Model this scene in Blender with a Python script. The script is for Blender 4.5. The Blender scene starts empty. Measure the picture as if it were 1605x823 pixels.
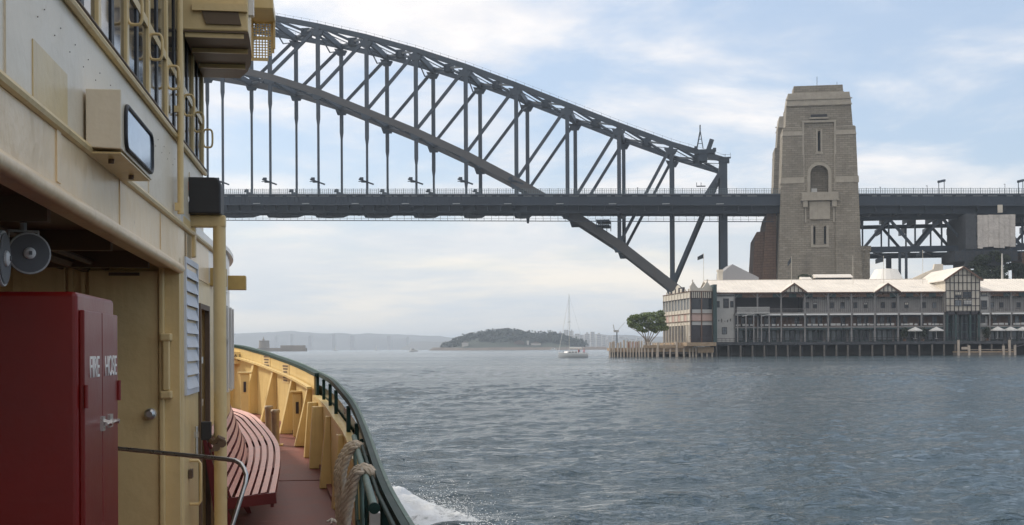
import bpy, bmesh, math, random
import numpy as np
from mathutils import Vector, Matrix, noise
random.seed(7)
R = math.radians
PI = math.pi
scene = bpy.context.scene
C = scene.collection

# ---------------------------------------------------------------- camera
EYE = 2.45                                  # eye height above the water
cam_d = bpy.data.cameras.new('camera')
cam_d.sensor_width = 36.0
cam_d.lens = 43.33
cam_d.shift_y = 0.0841
cam_d.clip_start = 0.1
cam_d.clip_end = 40000
cam = bpy.data.objects.new('camera', cam_d)
cam.location = (0, 0, EYE)
cam.rotation_euler = (R(90), 0.005, 0)
C.objects.link(cam)
scene.camera = cam

# ---------------------------------------------------------------- world, sun, exposure
SUN_EL, SUN_AZ = R(38), R(-62)              # azimuth from +Y towards +X
world = bpy.data.worlds.new('World')
scene.world = world
world.use_nodes = True
wt = world.node_tree
for n in list(wt.nodes): wt.nodes.remove(n)
def W(t, **k):
    n = wt.nodes.new(t)
    for a, b in k.items():
        setattr(n, a, b)
    return n
L = wt.links.new
out = W('ShaderNodeOutputWorld')
sky = W('ShaderNodeTexSky', sky_type='NISHITA', sun_disc=False, sun_elevation=SUN_EL, sun_rotation=SUN_AZ,
        air_density=1.0, dust_density=1.6, ozone_density=1.6)
bg = W('ShaderNodeBackground'); bg.inputs['Strength'].default_value = 0.115
tc = W('ShaderNodeTexCoord')
sep = W('ShaderNodeSeparateXYZ'); L(tc.outputs['Generated'], sep.inputs[0])
def M(op, a, b=None, clamp=False):
    n = W('ShaderNodeMath', operation=op, use_clamp=clamp)
    for i, x in enumerate((a, b)):
        if x is None: continue
        if isinstance(x, (int, float)): n.inputs[i].default_value = x
        else: L(x, n.inputs[i])
    return n.outputs[0]
zc = M('MAXIMUM', sep.outputs['Z'], 0.0)
den = M('ADD', zc, 0.16)
cx = M('DIVIDE', sep.outputs['X'], den); cy = M('DIVIDE', sep.outputs['Y'], den)
cmb = W('ShaderNodeCombineXYZ'); L(cx, cmb.inputs[0]); L(cy, cmb.inputs[1])
def WN(scale, detail, rough, off, dist=0.0):
    mp = W('ShaderNodeMapping'); mp.inputs['Location'].default_value = off
    L(cmb.outputs[0], mp.inputs['Vector'])
    n = W('ShaderNodeTexNoise'); n.inputs['Scale'].default_value = scale; n.inputs['Detail'].default_value = detail
    n.inputs['Roughness'].default_value = rough; n.inputs['Distortion'].default_value = dist
    L(mp.outputs[0], n.inputs['Vector'])
    return n.outputs['Fac']
big = WN(0.42, 3, 0.5, (3.1, 0.2, 0.0), 0.3)
fine = WN(1.9, 7, 0.58, (1.3, 6.2, 0.0), 0.25)
# more cloud towards the left of the view than to the right: a bank over the harbour
side = M('ADD', M('MULTIPLY', sep.outputs['X'], -0.36), M('MULTIPLY', sep.outputs['Y'], -0.06))
field = M('ADD', M('ADD', M('MULTIPLY', big, 0.9), M('MULTIPLY', fine, 0.8)), side)
rmp = W('ShaderNodeMapRange', interpolation_type='SMOOTHSTEP'); L(field, rmp.inputs['Value'])
rmp.inputs['From Min'].default_value = 0.59; rmp.inputs['From Max'].default_value = 0.86
veil = rmp.outputs[0]
fine2 = WN(3.3, 6, 0.6, (8.4, 2.2, 0.0))
shade = W('ShaderNodeMapRange'); L(fine2, shade.inputs['Value'])
shade.inputs['From Min'].default_value = 0.3; shade.inputs['From Max'].default_value = 0.7
ccol = W('ShaderNodeMix', data_type='RGBA')
ccol.inputs['A'].default_value = (6.8, 6.75, 6.95, 1); ccol.inputs['B'].default_value = (9.0, 8.5, 8.05, 1)
L(shade.outputs[0], ccol.inputs['Factor'])
# clear-sky colour is the Nishita sky; thin high veil keeps it pale
pale = W('ShaderNodeMix', data_type='RGBA'); pale.inputs['Factor'].default_value = 0.45
L(sky.outputs[0], pale.inputs['A']); pale.inputs['B'].default_value = (5.5, 6.6, 8.2, 1)
mix = W('ShaderNodeMix', data_type='RGBA')
L(M('MULTIPLY', veil, 0.93), mix.inputs['Factor']); L(pale.outputs['Result'], mix.inputs['A']); L(ccol.outputs['Result'], mix.inputs['B'])
# warm milky band of haze low over the horizon, all the way round
low = W('ShaderNodeMapRange', interpolation_type='SMOOTHSTEP'); L(sep.outputs['Z'], low.inputs['Value'])
low.inputs['From Min'].default_value = 0.15; low.inputs['From Max'].default_value = 0.04
lown = M('MULTIPLY', low.outputs[0], 0.9, True)
mix2 = W('ShaderNodeMix', data_type='RGBA')
L(lown, mix2.inputs['Factor']); L(mix.outputs['Result'], mix2.inputs['A']); 
lm = W('ShaderNodeMapping'); lm.inputs['Scale'].default_value = (2.6, 2.6, 15.0); lm.inputs['Location'].default_value = (0.7, 0.4, 0.9); L(tc.outputs['Generated'], lm.inputs['Vector'])
ln = W('ShaderNodeTexNoise'); ln.inputs['Scale'].default_value = 1.25; ln.inputs['Detail'].default_value = 7; ln.inputs['Roughness'].default_value = 0.55; ln.inputs['Distortion'].default_value = 0.2
L(lm.outputs[0], ln.inputs['Vector'])
lr = W('ShaderNodeMapRange', interpolation_type='SMOOTHSTEP'); L(ln.outputs['Fac'], lr.inputs['Value']); lr.inputs['From Min'].default_value = 0.42; lr.inputs['From Max'].default_value = 0.60
lc = W('ShaderNodeMix', data_type='RGBA'); L(lr.outputs[0], lc.inputs['Factor']); lc.inputs['A'].default_value = (5.6, 6.0, 6.35, 1); lc.inputs['B'].default_value = (8.4, 7.75, 6.7, 1)
L(lc.outputs['Result'], mix2.inputs['B'])
L(mix2.outputs['Result'], bg.inputs['Color']); L(bg.outputs[0], out.inputs['Surface'])

sun_d = bpy.data.lights.new('sun', 'SUN'); sun_d.energy = 2.6; sun_d.angle = R(8); sun_d.color = (1.0, 0.93, 0.82)
sun = bpy.data.objects.new('sun', sun_d); C.objects.link(sun)
sd = Vector((math.sin(SUN_AZ) * math.cos(SUN_EL), math.cos(SUN_AZ) * math.cos(SUN_EL), math.sin(SUN_EL)))
sun.rotation_euler = sd.to_track_quat('Z', 'Y').to_euler()
sun.location = (0, 0, 300)
scene.view_settings.view_transform = 'Standard'
scene.view_settings.look = 'None'
scene.view_settings.exposure = 0.25
scene.view_settings.gamma = 1.0
scene.render.engine = 'CYCLES'
scene.cycles.max_bounces = 6
scene.cycles.volume_bounces = 0
scene.cycles.transparent_max_bounces = 8

# ---------------------------------------------------------------- materials
MATS = {}
def mat(name, col, rough=0.6, metal=0.0, var=0.12, scale=3.0, bump=0.0, bscale=40.0, streak=0.0, streakcol=(0.12, 0.07, 0.04),
        coat=0.0, ior=None, spec=None, patch=None, patchcol=None, object_space=True, pt=0.6):
    """paint/metal/wood with colour variation, optional vertical run-down stains, wear patches and fine relief"""
    m = bpy.data.materials.new(name); m.use_nodes = True
    t = m.node_tree; b = t.nodes['Principled BSDF']; l = t.links.new
    b.inputs['Roughness'].default_value = rough; b.inputs['Metallic'].default_value = metal
    if coat: b.inputs['Coat Weight'].default_value = coat; b.inputs['Coat Roughness'].default_value = 0.12
    if ior: b.inputs['IOR'].default_value = ior
    if spec is not None: b.inputs['Specular IOR Level'].default_value = spec
    tcn = t.nodes.new('ShaderNodeTexCoord')
    src = tcn.outputs['Object' if object_space else 'Generated']
    nz = t.nodes.new('ShaderNodeTexNoise'); nz.inputs['Scale'].default_value = scale; nz.inputs['Detail'].default_value = 6
    nz.inputs['Roughness'].default_value = 0.65
    l(src, nz.inputs['Vector'])
    mr = t.nodes.new('ShaderNodeMapRange'); l(nz.outputs['Fac'], mr.inputs['Value'])
    mr.inputs['From Min'].default_value = 0.3; mr.inputs['From Max'].default_value = 0.7
    mr.inputs['To Min'].default_value = 1 - var; mr.inputs['To Max'].default_value = 1 + var
    vm = t.nodes.new('ShaderNodeVectorMath'); vm.operation = 'SCALE'
    vm.inputs[0].default_value = col; l(mr.outputs[0], vm.inputs['Scale'])
    cur = vm.outputs[0]
    def mixin(fac, c2):
        nonlocal cur
        mx = t.nodes.new('ShaderNodeMix'); mx.data_type = 'RGBA'
        l(fac, mx.inputs['Factor']); l(cur, mx.inputs['A']); mx.inputs['B'].default_value = (*c2, 1)
        cur = mx.outputs['Result']
    if streak:
        mp = t.nodes.new('ShaderNodeMapping'); mp.inputs['Scale'].default_value = (9, 9, 0.5); l(src, mp.inputs['Vector'])
        n2 = t.nodes.new('ShaderNodeTexNoise'); n2.inputs['Scale'].default_value = scale * 0.8; n2.inputs['Detail'].default_value = 5
        l(mp.outputs[0], n2.inputs['Vector'])
        m2 = t.nodes.new('ShaderNodeMapRange'); l(n2.outputs['Fac'], m2.inputs['Value'])
        m2.inputs['From Min'].default_value = 0.55; m2.inputs['From Max'].default_value = 0.8; m2.inputs['To Max'].default_value = streak
        mixin(m2.outputs[0], streakcol)
    if patch:
        n3 = t.nodes.new('ShaderNodeTexNoise'); n3.inputs['Scale'].default_value = patch; n3.inputs['Detail'].default_value = 8
        n3.inputs['Roughness'].default_value = 0.7; l(src, n3.inputs['Vector'])
        m3 = t.nodes.new('ShaderNodeMapRange'); l(n3.outputs['Fac'], m3.inputs['Value'])
        m3.inputs['From Min'].default_value = pt; m3.inputs['From Max'].default_value = pt + 0.06; m3.inputs['To Max'].default_value = 0.75
        mixin(m3.outputs[0], patchcol)
    l(cur, b.inputs['Base Color'])
    r2 = t.nodes.new('ShaderNodeMapRange'); l(nz.outputs['Fac'], r2.inputs['Value'])
    r2.inputs['To Min'].default_value = max(0.02, rough - 0.12); r2.inputs['To Max'].default_value = min(1, rough + 0.12)
    l(r2.outputs[0], b.inputs['Roughness'])
    if bump:
        n4 = t.nodes.new('ShaderNodeTexNoise'); n4.inputs['Scale'].default_value = bscale; n4.inputs['Detail'].default_value = 5
        l(src, n4.inputs['Vector'])
        bp = t.nodes.new('ShaderNodeBump'); bp.inputs['Strength'].default_value = bump; bp.inputs['Distance'].default_value = 0.6 / bscale
        l(n4.outputs['Fac'], bp.inputs['Height']); l(bp.outputs[0], b.inputs['Normal'])
    MATS[name] = m
    return m

def stone_mat(name, c1, c2, mortar, bw, rh, dark=(0.1, 0.09, 0.075)):
    m = bpy.data.materials.new(name); m.use_nodes = True
    t = m.node_tree; b = t.nodes['Principled BSDF']; l = t.links.new
    b.inputs['Roughness'].default_value = 0.9
    tcn = t.nodes.new('ShaderNodeTexCoord')
    sp = t.nodes.new('ShaderNodeSeparateXYZ'); l(tcn.outputs['Object'], sp.inputs[0])
    ad = t.nodes.new('ShaderNodeMath'); ad.operation = 'ADD'; l(sp.outputs[0], ad.inputs[0]); l(sp.outputs[1], ad.inputs[1])
    cb = t.nodes.new('ShaderNodeCombineXYZ'); l(ad.outputs[0], cb.inputs[0]); l(sp.outputs[2], cb.inputs[1])
    br = t.nodes.new('ShaderNodeTexBrick'); l(cb.outputs[0], br.inputs['Vector'])
    br.inputs['Color1'].default_value = (*c1, 1); br.inputs['Color2'].default_value = (*c2, 1); br.inputs['Mortar'].default_value = (*mortar, 1)
    br.inputs['Scale'].default_value = 1; br.inputs['Brick Width'].default_value = bw; br.inputs['Row Height'].default_value = rh
    br.inputs['Mortar Size'].default_value = 0.045; br.inputs['Mortar Smooth'].default_value = 0.3
    nz = t.nodes.new('ShaderNodeTexNoise'); nz.inputs['Scale'].default_value = 0.16; nz.inputs['Detail'].default_value = 9; nz.inputs['Roughness'].default_value = 0.68
    mp = t.nodes.new('ShaderNodeMapping'); mp.inputs['Scale'].default_value = (1, 1, 0.45); l(tcn.outputs['Object'], mp.inputs[0]); l(mp.outputs[0], nz.inputs['Vector'])
    mr = t.nodes.new('ShaderNodeMapRange'); l(nz.outputs['Fac'], mr.inputs['Value']); mr.inputs['From Min'].default_value = 0.44; mr.inputs['From Max'].default_value = 0.78
    mr.inputs['To Max'].default_value = 0.6
    mx = t.nodes.new('ShaderNodeMix'); mx.data_type = 'RGBA'; l(mr.outputs[0], mx.inputs['Factor']); l(br.outputs['Color'], mx.inputs['A']); mx.inputs['B'].default_value = (*dark, 1)
    l(mx.outputs['Result'], b.inputs['Base Color'])
    n2 = t.nodes.new('ShaderNodeTexNoise'); n2.inputs['Scale'].default_value = 1.3; n2.inputs['Detail'].default_value = 8; l(tcn.outputs['Object'], n2.inputs['Vector'])
    sb = t.nodes.new('ShaderNodeMath'); sb.operation = 'SUBTRACT'; l(n2.outputs['Fac'], sb.inputs[0]); l(br.outputs['Fac'], sb.inputs[1])
    bp = t.nodes.new('ShaderNodeBump'); bp.inputs['Strength'].default_value = 0.75; bp.inputs['Distance'].default_value = 0.15
    l(sb.outputs[0], bp.inputs['Height']); l(bp.outputs[0], b.inputs['Normal'])
    return m

M_STEEL = mat('bridge_grey_paint', (0.036, 0.052, 0.074), 0.62, var=0.22, scale=0.12, streak=0.35, streakcol=(0.09, 0.06, 0.045))
M_STEEL2 = mat('bridge_deck_steel', (0.022, 0.036, 0.056), 0.65, var=0.2, scale=0.1, streak=0.3, streakcol=(0.03, 0.03, 0.03))
M_CHORD = mat('bridge_chord_paint', (0.085, 0.082, 0.082), 0.62, var=0.2, scale=0.1, streak=0.3, streakcol=(0.09, 0.055, 0.04))
M_FENCE = mat('fence_grey', (0.13, 0.17, 0.19), 0.6, scale=0.3)
M_PALE = mat('pale_deck_grey', (0.35, 0.37, 0.38), 0.6)
M_STONE = stone_mat('granite_facing', (0.305, 0.272, 0.218), (0.238, 0.21, 0.166), (0.145, 0.125, 0.1), 1.8, 0.7)
M_STONE_L = mat('dressed_granite', (0.34, 0.305, 0.25), 0.9, var=0.16, scale=0.5, streak=0.3, streakcol=(0.15, 0.12, 0.09), bump=0.3, bscale=6)
M_STONE_B = stone_mat('abutment_stone', (0.20, 0.125, 0.085), (0.16, 0.10, 0.07), (0.09, 0.06, 0.045), 2.0, 0.9, (0.08, 0.05, 0.035))
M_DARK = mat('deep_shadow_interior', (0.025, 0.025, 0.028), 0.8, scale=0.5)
M_ROOF = mat('pale_corrugated_roof', (0.72, 0.67, 0.60), 0.6, var=0.09, scale=0.25, streak=0.5, streakcol=(0.5, 0.4, 0.32))
M_WALLG = mat('grey_weatherboard', (0.235, 0.222, 0.215), 0.75, var=0.14, scale=0.5, streak=0.25, streakcol=(0.08, 0.075, 0.075))
M_CREAM = mat('cream_render', (0.58, 0.53, 0.45), 0.75, var=0.1, scale=0.6, streak=0.3, streakcol=(0.35, 0.27, 0.18))
M_CREAMG = mat('pale_grey_render', (0.46, 0.45, 0.43), 0.75, var=0.1, scale=0.6, streak=0.25, streakcol=(0.3, 0.27, 0.24))
M_PINK = mat('faded_pink_panel', (0.50, 0.35, 0.30), 0.75, var=0.1, scale=0.8)
M_TIMBER = mat('dark_painted_timber', (0.045, 0.04, 0.045), 0.7, var=0.2, scale=2)
M_TRIM = mat('brown_fascia_trim', (0.16, 0.09, 0.06), 0.7, var=0.2, scale=1)
M_GREENW = mat('dark_green_joinery', (0.03, 0.06, 0.06), 0.6, scale=1)
M_GLASSD = mat('dark_window_glass', (0.02, 0.026, 0.034), 0.08, var=0.3, scale=0.8, ior=1.5)
M_GLASSM = mat('hazy_window_glass', (0.16, 0.18, 0.2), 0.15, var=0.3, scale=0.8)
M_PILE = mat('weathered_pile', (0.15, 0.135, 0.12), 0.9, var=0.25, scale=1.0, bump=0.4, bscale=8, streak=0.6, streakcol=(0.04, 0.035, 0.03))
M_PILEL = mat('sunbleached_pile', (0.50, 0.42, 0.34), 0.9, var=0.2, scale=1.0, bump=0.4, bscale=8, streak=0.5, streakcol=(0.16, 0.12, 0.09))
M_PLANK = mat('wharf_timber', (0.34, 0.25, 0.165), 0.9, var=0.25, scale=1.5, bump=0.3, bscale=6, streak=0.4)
M_WETSHADE = mat('tide_stained_shaded_timber', (0.028, 0.026, 0.024), 0.6, var=0.3, scale=1.2)  # tide stain on the piles, painted shade on the backings
M_CANVAS = mat('white_canvas', (0.78, 0.76, 0.72), 0.8, var=0.05)
M_WHITE = mat('white_paint', (0.78, 0.77, 0.74), 0.4, var=0.05)
M_LEAF = mat('fig_leaves', (0.15, 0.2, 0.07), 0.6, var=0.35, scale=0.6)
M_LEAFD = mat('dark_leaves', (0.035, 0.05, 0.022), 0.6, var=0.35, scale=0.6)
M_BARK = mat('pale_bark', (0.24, 0.2, 0.16), 0.9, var=0.2, scale=1.5, bump=0.4, bscale=5)
M_SHEET = mat('scaffold_sheeting', (0.52, 0.48, 0.44), 0.9, var=0.14, scale=0.35, streak=0.35, streakcol=(0.2, 0.18, 0.17), bump=0.6, bscale=1.2)
M_NET = mat('grey_debris_netting', (0.06, 0.065, 0.072), 0.95, var=0.25, scale=0.4, bump=0.5, bscale=1.5)
M_FLAG = mat('dark_flag_cloth', (0.035, 0.045, 0.055), 0.8)
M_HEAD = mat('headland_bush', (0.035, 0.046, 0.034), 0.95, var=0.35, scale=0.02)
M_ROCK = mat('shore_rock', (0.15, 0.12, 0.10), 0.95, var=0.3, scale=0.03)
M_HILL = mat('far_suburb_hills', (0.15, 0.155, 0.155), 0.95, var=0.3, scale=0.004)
M_BLDG = mat('far_building_walls', (0.5, 0.47, 0.44), 0.9, var=0.15, scale=0.01)
M_FORT = mat('fort_sandstone', (0.24, 0.19, 0.14), 0.95, var=0.2, scale=0.05)
M_LAND = mat('foreshore_paving', (0.22, 0.21, 0.19), 0.95, var=0.2, scale=0.1)

# ---------------------------------------------------------------- helpers
class MB:
    def __init__(s): s.v = []; s.f = []
    def add(s, vs, fs):
        o = len(s.v); s.v += [tuple(p) for p in vs]; s.f += [tuple(i + o for i in f) for f in fs]; return s
    def box(s, x0, y0, z0, x1, y1, z1):
        if x0 > x1: x0, x1 = x1, x0
        if y0 > y1: y0, y1 = y1, y0
        if z0 > z1: z0, z1 = z1, z0
        return s.add([(x0, y0, z0), (x1, y0, z0), (x1, y1, z0), (x0, y1, z0), (x0, y0, z1), (x1, y0, z1), (x1, y1, z1), (x0, y1, z1)],
                     [(3, 2, 1, 0), (4, 5, 6, 7), (0, 1, 5, 4), (1, 2, 6, 5), (2, 3, 7, 6), (3, 0, 4, 7)])
    def beam(s, p, q, w, h, up=(0, 0, 1)):
        """box section bar from p to q: w across, h along up"""
        p = Vector(p); q = Vector(q); d = (q - p).normalized(); up = Vector(up)
        a = d.cross(up)
        if a.length < 1e-4: a = d.cross(Vector((0, 1, 0)))
        a.normalize(); b = a.cross(d).normalized()
        a *= w / 2; b *= h / 2
        vs = [p - a - b, p + a - b, p + a + b, p - a + b, q - a - b, q + a - b, q + a + b, q - a + b]
        return s.add(vs, [(3, 2, 1, 0), (4, 5, 6, 7), (0, 1, 5, 4), (1, 2, 6, 5), (2, 3, 7, 6), (3, 0, 4, 7)][0:6])
    def tube(s, pts, r, n=8, closed=False, cap=True):
        pts = [Vector(p) for p in pts]; m = len(pts); o = len(s.v)
        rr = r if isinstance(r, (list, tuple)) else [r] * m
        prev = None
        for i, p in enumerate(pts):
            if closed: d = pts[(i + 1) % m] - pts[i - 1]
            else: d = pts[min(i + 1, m - 1)] - pts[max(i - 1, 0)]
            d.normalize()
            if prev is None:
                a = d.orthogonal().normalized()
            else:
                a = prev - d * prev.dot(d)
                if a.length < 1e-6: a = d.orthogonal()
                a.normalize()
            prev = a; b = d.cross(a)
            for k in range(n):
                t = 2 * PI * k / n
                s.v.append(tuple(p + (a * math.cos(t) + b * math.sin(t)) * rr[i]))
        for i in range(m if closed else m - 1):
            i2 = (i + 1) % m
            for k in range(n):
                k2 = (k + 1) % n
                s.f.append((o + i * n + k, o + i * n + k2, o + i2 * n + k2, o + i2 * n + k))
        if cap and not closed:
            s.f.append(tuple(o + k for k in reversed(range(n)))); s.f.append(tuple(o + (m - 1) * n + k for k in range(n)))
        return s
    def lathe(s, prof, c=(0, 0, 0), axis='z', n=16):
        o = len(s.v); m = len(prof)
        for r, h in prof:
            for k in range(n):
                t = 2 * PI * k / n; x, y = r * math.cos(t), r * math.sin(t)
                p = {'z': (x, y, h), 'y': (x, h, y), 'x': (h, x, y)}[axis]
                s.v.append((p[0] + c[0], p[1] + c[1], p[2] + c[2]))
        for i in range(m - 1):
            for k in range(n):
                k2 = (k + 1) % n
                s.f.append((o + i * n + k, o + i * n + k2, o + (i + 1) * n + k2, o + (i + 1) * n + k))
        s.f.append(tuple(o + k for k in reversed(range(n)))); s.f.append(tuple(o + (m - 1) * n + k for k in range(n)))
        return s
    def prism(s, poly, lo, hi, axis='y'):
        """poly in the two other axes (x,z for y; y,z for x; x,y for z), extruded lo..hi"""
        n = len(poly)
        def P(a, b, h): return {'y': (a, h, b), 'x': (h, a, b), 'z': (a, b, h)}[axis]
        vs = [P(a, b, lo) for a, b in poly] + [P(a, b, hi) for a, b in poly]
        fs = [tuple(range(n)), tuple(reversed(range(n, 2 * n)))] + [(i, i + n, (i + 1) % n + n, (i + 1) % n) for i in range(n)]
        return s.add(vs, fs)
    def build(s, name, m=None, parent=None, smooth=False, bevel=0.0, seg=2, loc=None):
        me = bpy.data.meshes.new(name); me.from_pydata(s.v, [], s.f)
        bm = bmesh.new(); bm.from_mesh(me); bmesh.ops.recalc_face_normals(bm, faces=bm.faces); bm.to_mesh(me); bm.free()
        if smooth:
            me.polygons.foreach_set('use_smooth', [True] * len(me.polygons))
        if m: me.materials.append(m)
        o = bpy.data.objects.new(name, me); C.objects.link(o)
        if parent: o.parent = parent
        if loc: o.location = loc
        if smooth:
            md = o.modifiers.new('edges', 'EDGE_SPLIT'); md.split_angle = R(42)
        if bevel:
            md = o.modifiers.new('bevel', 'BEVEL'); md.width = bevel; md.segments = seg; md.limit_method = 'ANGLE'
        return o

def tag(o, label=None, cat=None, group=None, kind=None):
    if label: o['label'] = label
    if cat: o['category'] = cat
    if group: o['group'] = group
    if kind: o['kind'] = kind
    return o
def thing(name, label, cat, loc=(0, 0, 0), rz=0.0, group=None):
    o = bpy.data.objects.new(name, None); C.objects.link(o)
    o.empty_display_size = 0.2
    o.location = loc; o.rotation_euler = (0, 0, rz)
    return tag(o, label, cat, group)
def again(o, parent, loc=None, rz=None):
    """another of the same part, sharing its mesh"""
    c = o.copy(); C.objects.link(c); c.parent = parent
    if loc is not None: c.location = loc
    if rz is not None: c.rotation_euler = (0, 0, rz)
    return c
def copy_tree(o, parent=None):
    c = o.copy(); C.objects.link(c)
    if parent: c.parent = parent
    for ch in [x for x in o.children]:
        copy_tree(ch, c)
    return c

# surveying helpers: a bearing and height angle read off the photograph, put at a known distance, give metres
F_, RO = 1932.0, 0.005
def ray(u, v):
    x, y = u - 802.5, v - 546.5
    return (x - RO * y) / F_, -(y + RO * x) / F_
def at(u, v, Y):
    a, b = ray(u, v); return Vector((a * Y, Y, EYE + b * Y))
TH = 0.1447; BX, BY = 73.0, 422.0; cT, sT = math.cos(TH), math.sin(TH)
def br(u, v, t):
    """bridge frame: s along the deck (+ towards the pylon), t across"""
    k, b = ray(u, v)
    s_ = (k * (BY + t * cT) - BX - t * sT) / (cT + k * sT)
    Z = BY - s_ * sT + t * cT
    return s_, EYE + b * Z
PSI = R(8.49); cP, sP = math.cos(PSI), math.sin(PSI)
def fw(u, v, b):
    """ferry frame, on the fore-and-aft plane at offset b: gives a (forward), z"""
    tx, ty = ray(u, v)
    a = b * (cP - tx * sP) / (tx * cP + sP)
    return a, EYE + ty * (a * cP + b * sP)
def fa(u, v, a):
    """ferry frame, on the athwartships plane at a: gives b, z"""
    tx, ty = ray(u, v)
    b = a * (tx * cP + sP) / (cP - tx * sP)
    return b, EYE + ty * (a * cP + b * sP)
# ================================================================ WATER, LAND, HILLS
def water_mat():
    m = bpy.data.materials.new('harbour_water'); m.use_nodes = True
    t = m.node_tree; b = t.nodes['Principled BSDF']; l = t.links.new
    b.inputs['Base Color'].default_value = (0.034, 0.058, 0.07, 1); b.inputs['Roughness'].default_value = 0.09; b.inputs['IOR'].default_value = 1.333
    tcn = t.nodes.new('ShaderNodeTexCoord')
    def N(scale, sc, detail, rough=0.6, rot=0.0):
        mp = t.nodes.new('ShaderNodeMapping'); mp.inputs['Scale'].default_value = sc; mp.inputs['Rotation'].default_value = (0, 0, rot); l(tcn.outputs['Object'], mp.inputs[0])
        n = t.nodes.new('ShaderNodeTexNoise'); n.inputs['Scale'].default_value = scale; n.inputs['Detail'].default_value = detail
        n.inputs['Roughness'].default_value = rough; l(mp.outputs[0], n.inputs['Vector']); return n.outputs['Fac']
    cur = None
    for fac, dist in ((N(0.5, (0.6, 1, 1), 4, 0.6, 0.3), 0.14), (N(1.9, (0.6, 1, 1), 5, 0.65, -0.2), 0.19), (N(6.5, (0.75, 1, 1), 3, 0.6, 0.15), 0.07)):
        bp = t.nodes.new('ShaderNodeBump'); bp.inputs['Strength'].default_value = 1.0; bp.inputs['Distance'].default_value = dist
        l(fac, bp.inputs['Height'])
        if cur: l(cur, bp.inputs['Normal'])
        cur = bp.outputs[0]
    l(cur, b.inputs['Normal'])
    # broad slicks and cat's paws
    mr = t.nodes.new('ShaderNodeMapRange'); l(N(0.012, (0.5, 1.6, 1), 5, 0.6, 0.1), mr.inputs['Value'])
    mr.inputs['From Min'].default_value = 0.35; mr.inputs['From Max'].default_value = 0.65; mr.inputs['To Min'].default_value = 0.05; mr.inputs['To Max'].default_value = 0.2
    l(mr.outputs[0], b.inputs['Roughness'])
    return m
M_WATER = water_mat()
def grid_mesh(name, xs, ys, zf, m):
    X, Y = np.meshgrid(xs, ys); Z = zf(X, Y)
    nv = X.size; co = np.empty((nv, 3), np.float32); co[:, 0] = X.ravel(); co[:, 1] = Y.ravel(); co[:, 2] = Z.ravel()
    nx, ny = len(xs), len(ys); ii = np.arange(nv).reshape(ny, nx)
    q = np.stack([ii[:-1, :-1], ii[:-1, 1:], ii[1:, 1:], ii[1:, :-1]], -1).reshape(-1, 4)
    me = bpy.data.meshes.new(name); me.vertices.add(nv); me.vertices.foreach_set('co', co.ravel())
    me.loops.add(q.size); me.loops.foreach_set('vertex_index', q.ravel().astype(np.int32))
    me.polygons.add(len(q)); me.polygons.foreach_set('loop_start', np.arange(0, q.size, 4, dtype=np.int32))
    me.polygons.foreach_set('loop_total', np.full(len(q), 4, np.int32)); me.polygons.foreach_set('use_smooth', np.ones(len(q), bool))
    me.update(calc_edges=True); me.materials.append(m)
    o = bpy.data.objects.new(name, me); C.objects.link(o); return o
rng = np.random.default_rng(3)
waves = []
for lam in np.geomspace(0.38, 6.0, 52):
    th = rng.normal(-1.15, 0.65)
    waves.append((2 * PI / lam * math.cos(th), 2 * PI / lam * math.sin(th), 0.0048 * lam ** 0.30, rng.uniform(0, 2 * PI)))
def wave_h(X, Y):
    h = np.zeros_like(X)
    for kx, ky, A, ph in waves: h += A * np.sin(kx * X + ky * Y + ph)
    h = h + 0.35 * np.abs(h)
    gust = 0.8 + 0.35 * np.sin(X * 0.09 + 1.3 * np.sin(Y * 0.05)) * np.sin(Y * 0.07 + 0.9)
    edge = np.clip((X + 40) / 8, 0, 1) * np.clip((95 - X) / 12, 0, 1) * np.clip((215 - Y) / 60, 0, 1) * np.clip((Y + 4) / 5, 0, 1)
    return (h * gust) * edge
ys = [-4.0]; 
while ys[-1] < 215: ys.append(ys[-1] + max(0.13, 0.0052 * ys[-1]))
xs = np.unique(np.concatenate([np.arange(-40, -12, 0.6), np.arange(-12, 28, 0.16), np.arange(28, 95.2, 0.32)]))
near_water = grid_mesh('water', xs, np.array(ys), wave_h, M_WATER)
tag(near_water, 'blue grey rippled harbour water nearest the ferry', None, None, 'structure')
bx0, bx1, by0, by1 = xs[0], xs[-1], ys[0], ys[-1]
fb = MB(); S = 14000.0
fb.add([(-S, -3000, 0), (bx0, -3000, 0), (bx1, -3000, 0), (S, -3000, 0), (-S, by0, 0), (bx0, by0, 0), (bx1, by0, 0), (S, by0, 0),
        (-S, by1, 0), (bx0, by1, 0), (bx1, by1, 0), (S, by1, 0), (-S, S, 0), (bx0, S, 0), (bx1, S, 0), (S, S, 0)],
       [(0, 1, 5, 4), (1, 2, 6, 5), (2, 3, 7, 6), (4, 5, 9, 8), (6, 7, 11, 10), (8, 9, 13, 12), (9, 10, 14, 13), (10, 11, 15, 14)])
tag(fb.build('water', M_WATER), 'open harbour water stretching under the bridge to the far shore', None, None, 'structure')

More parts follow.
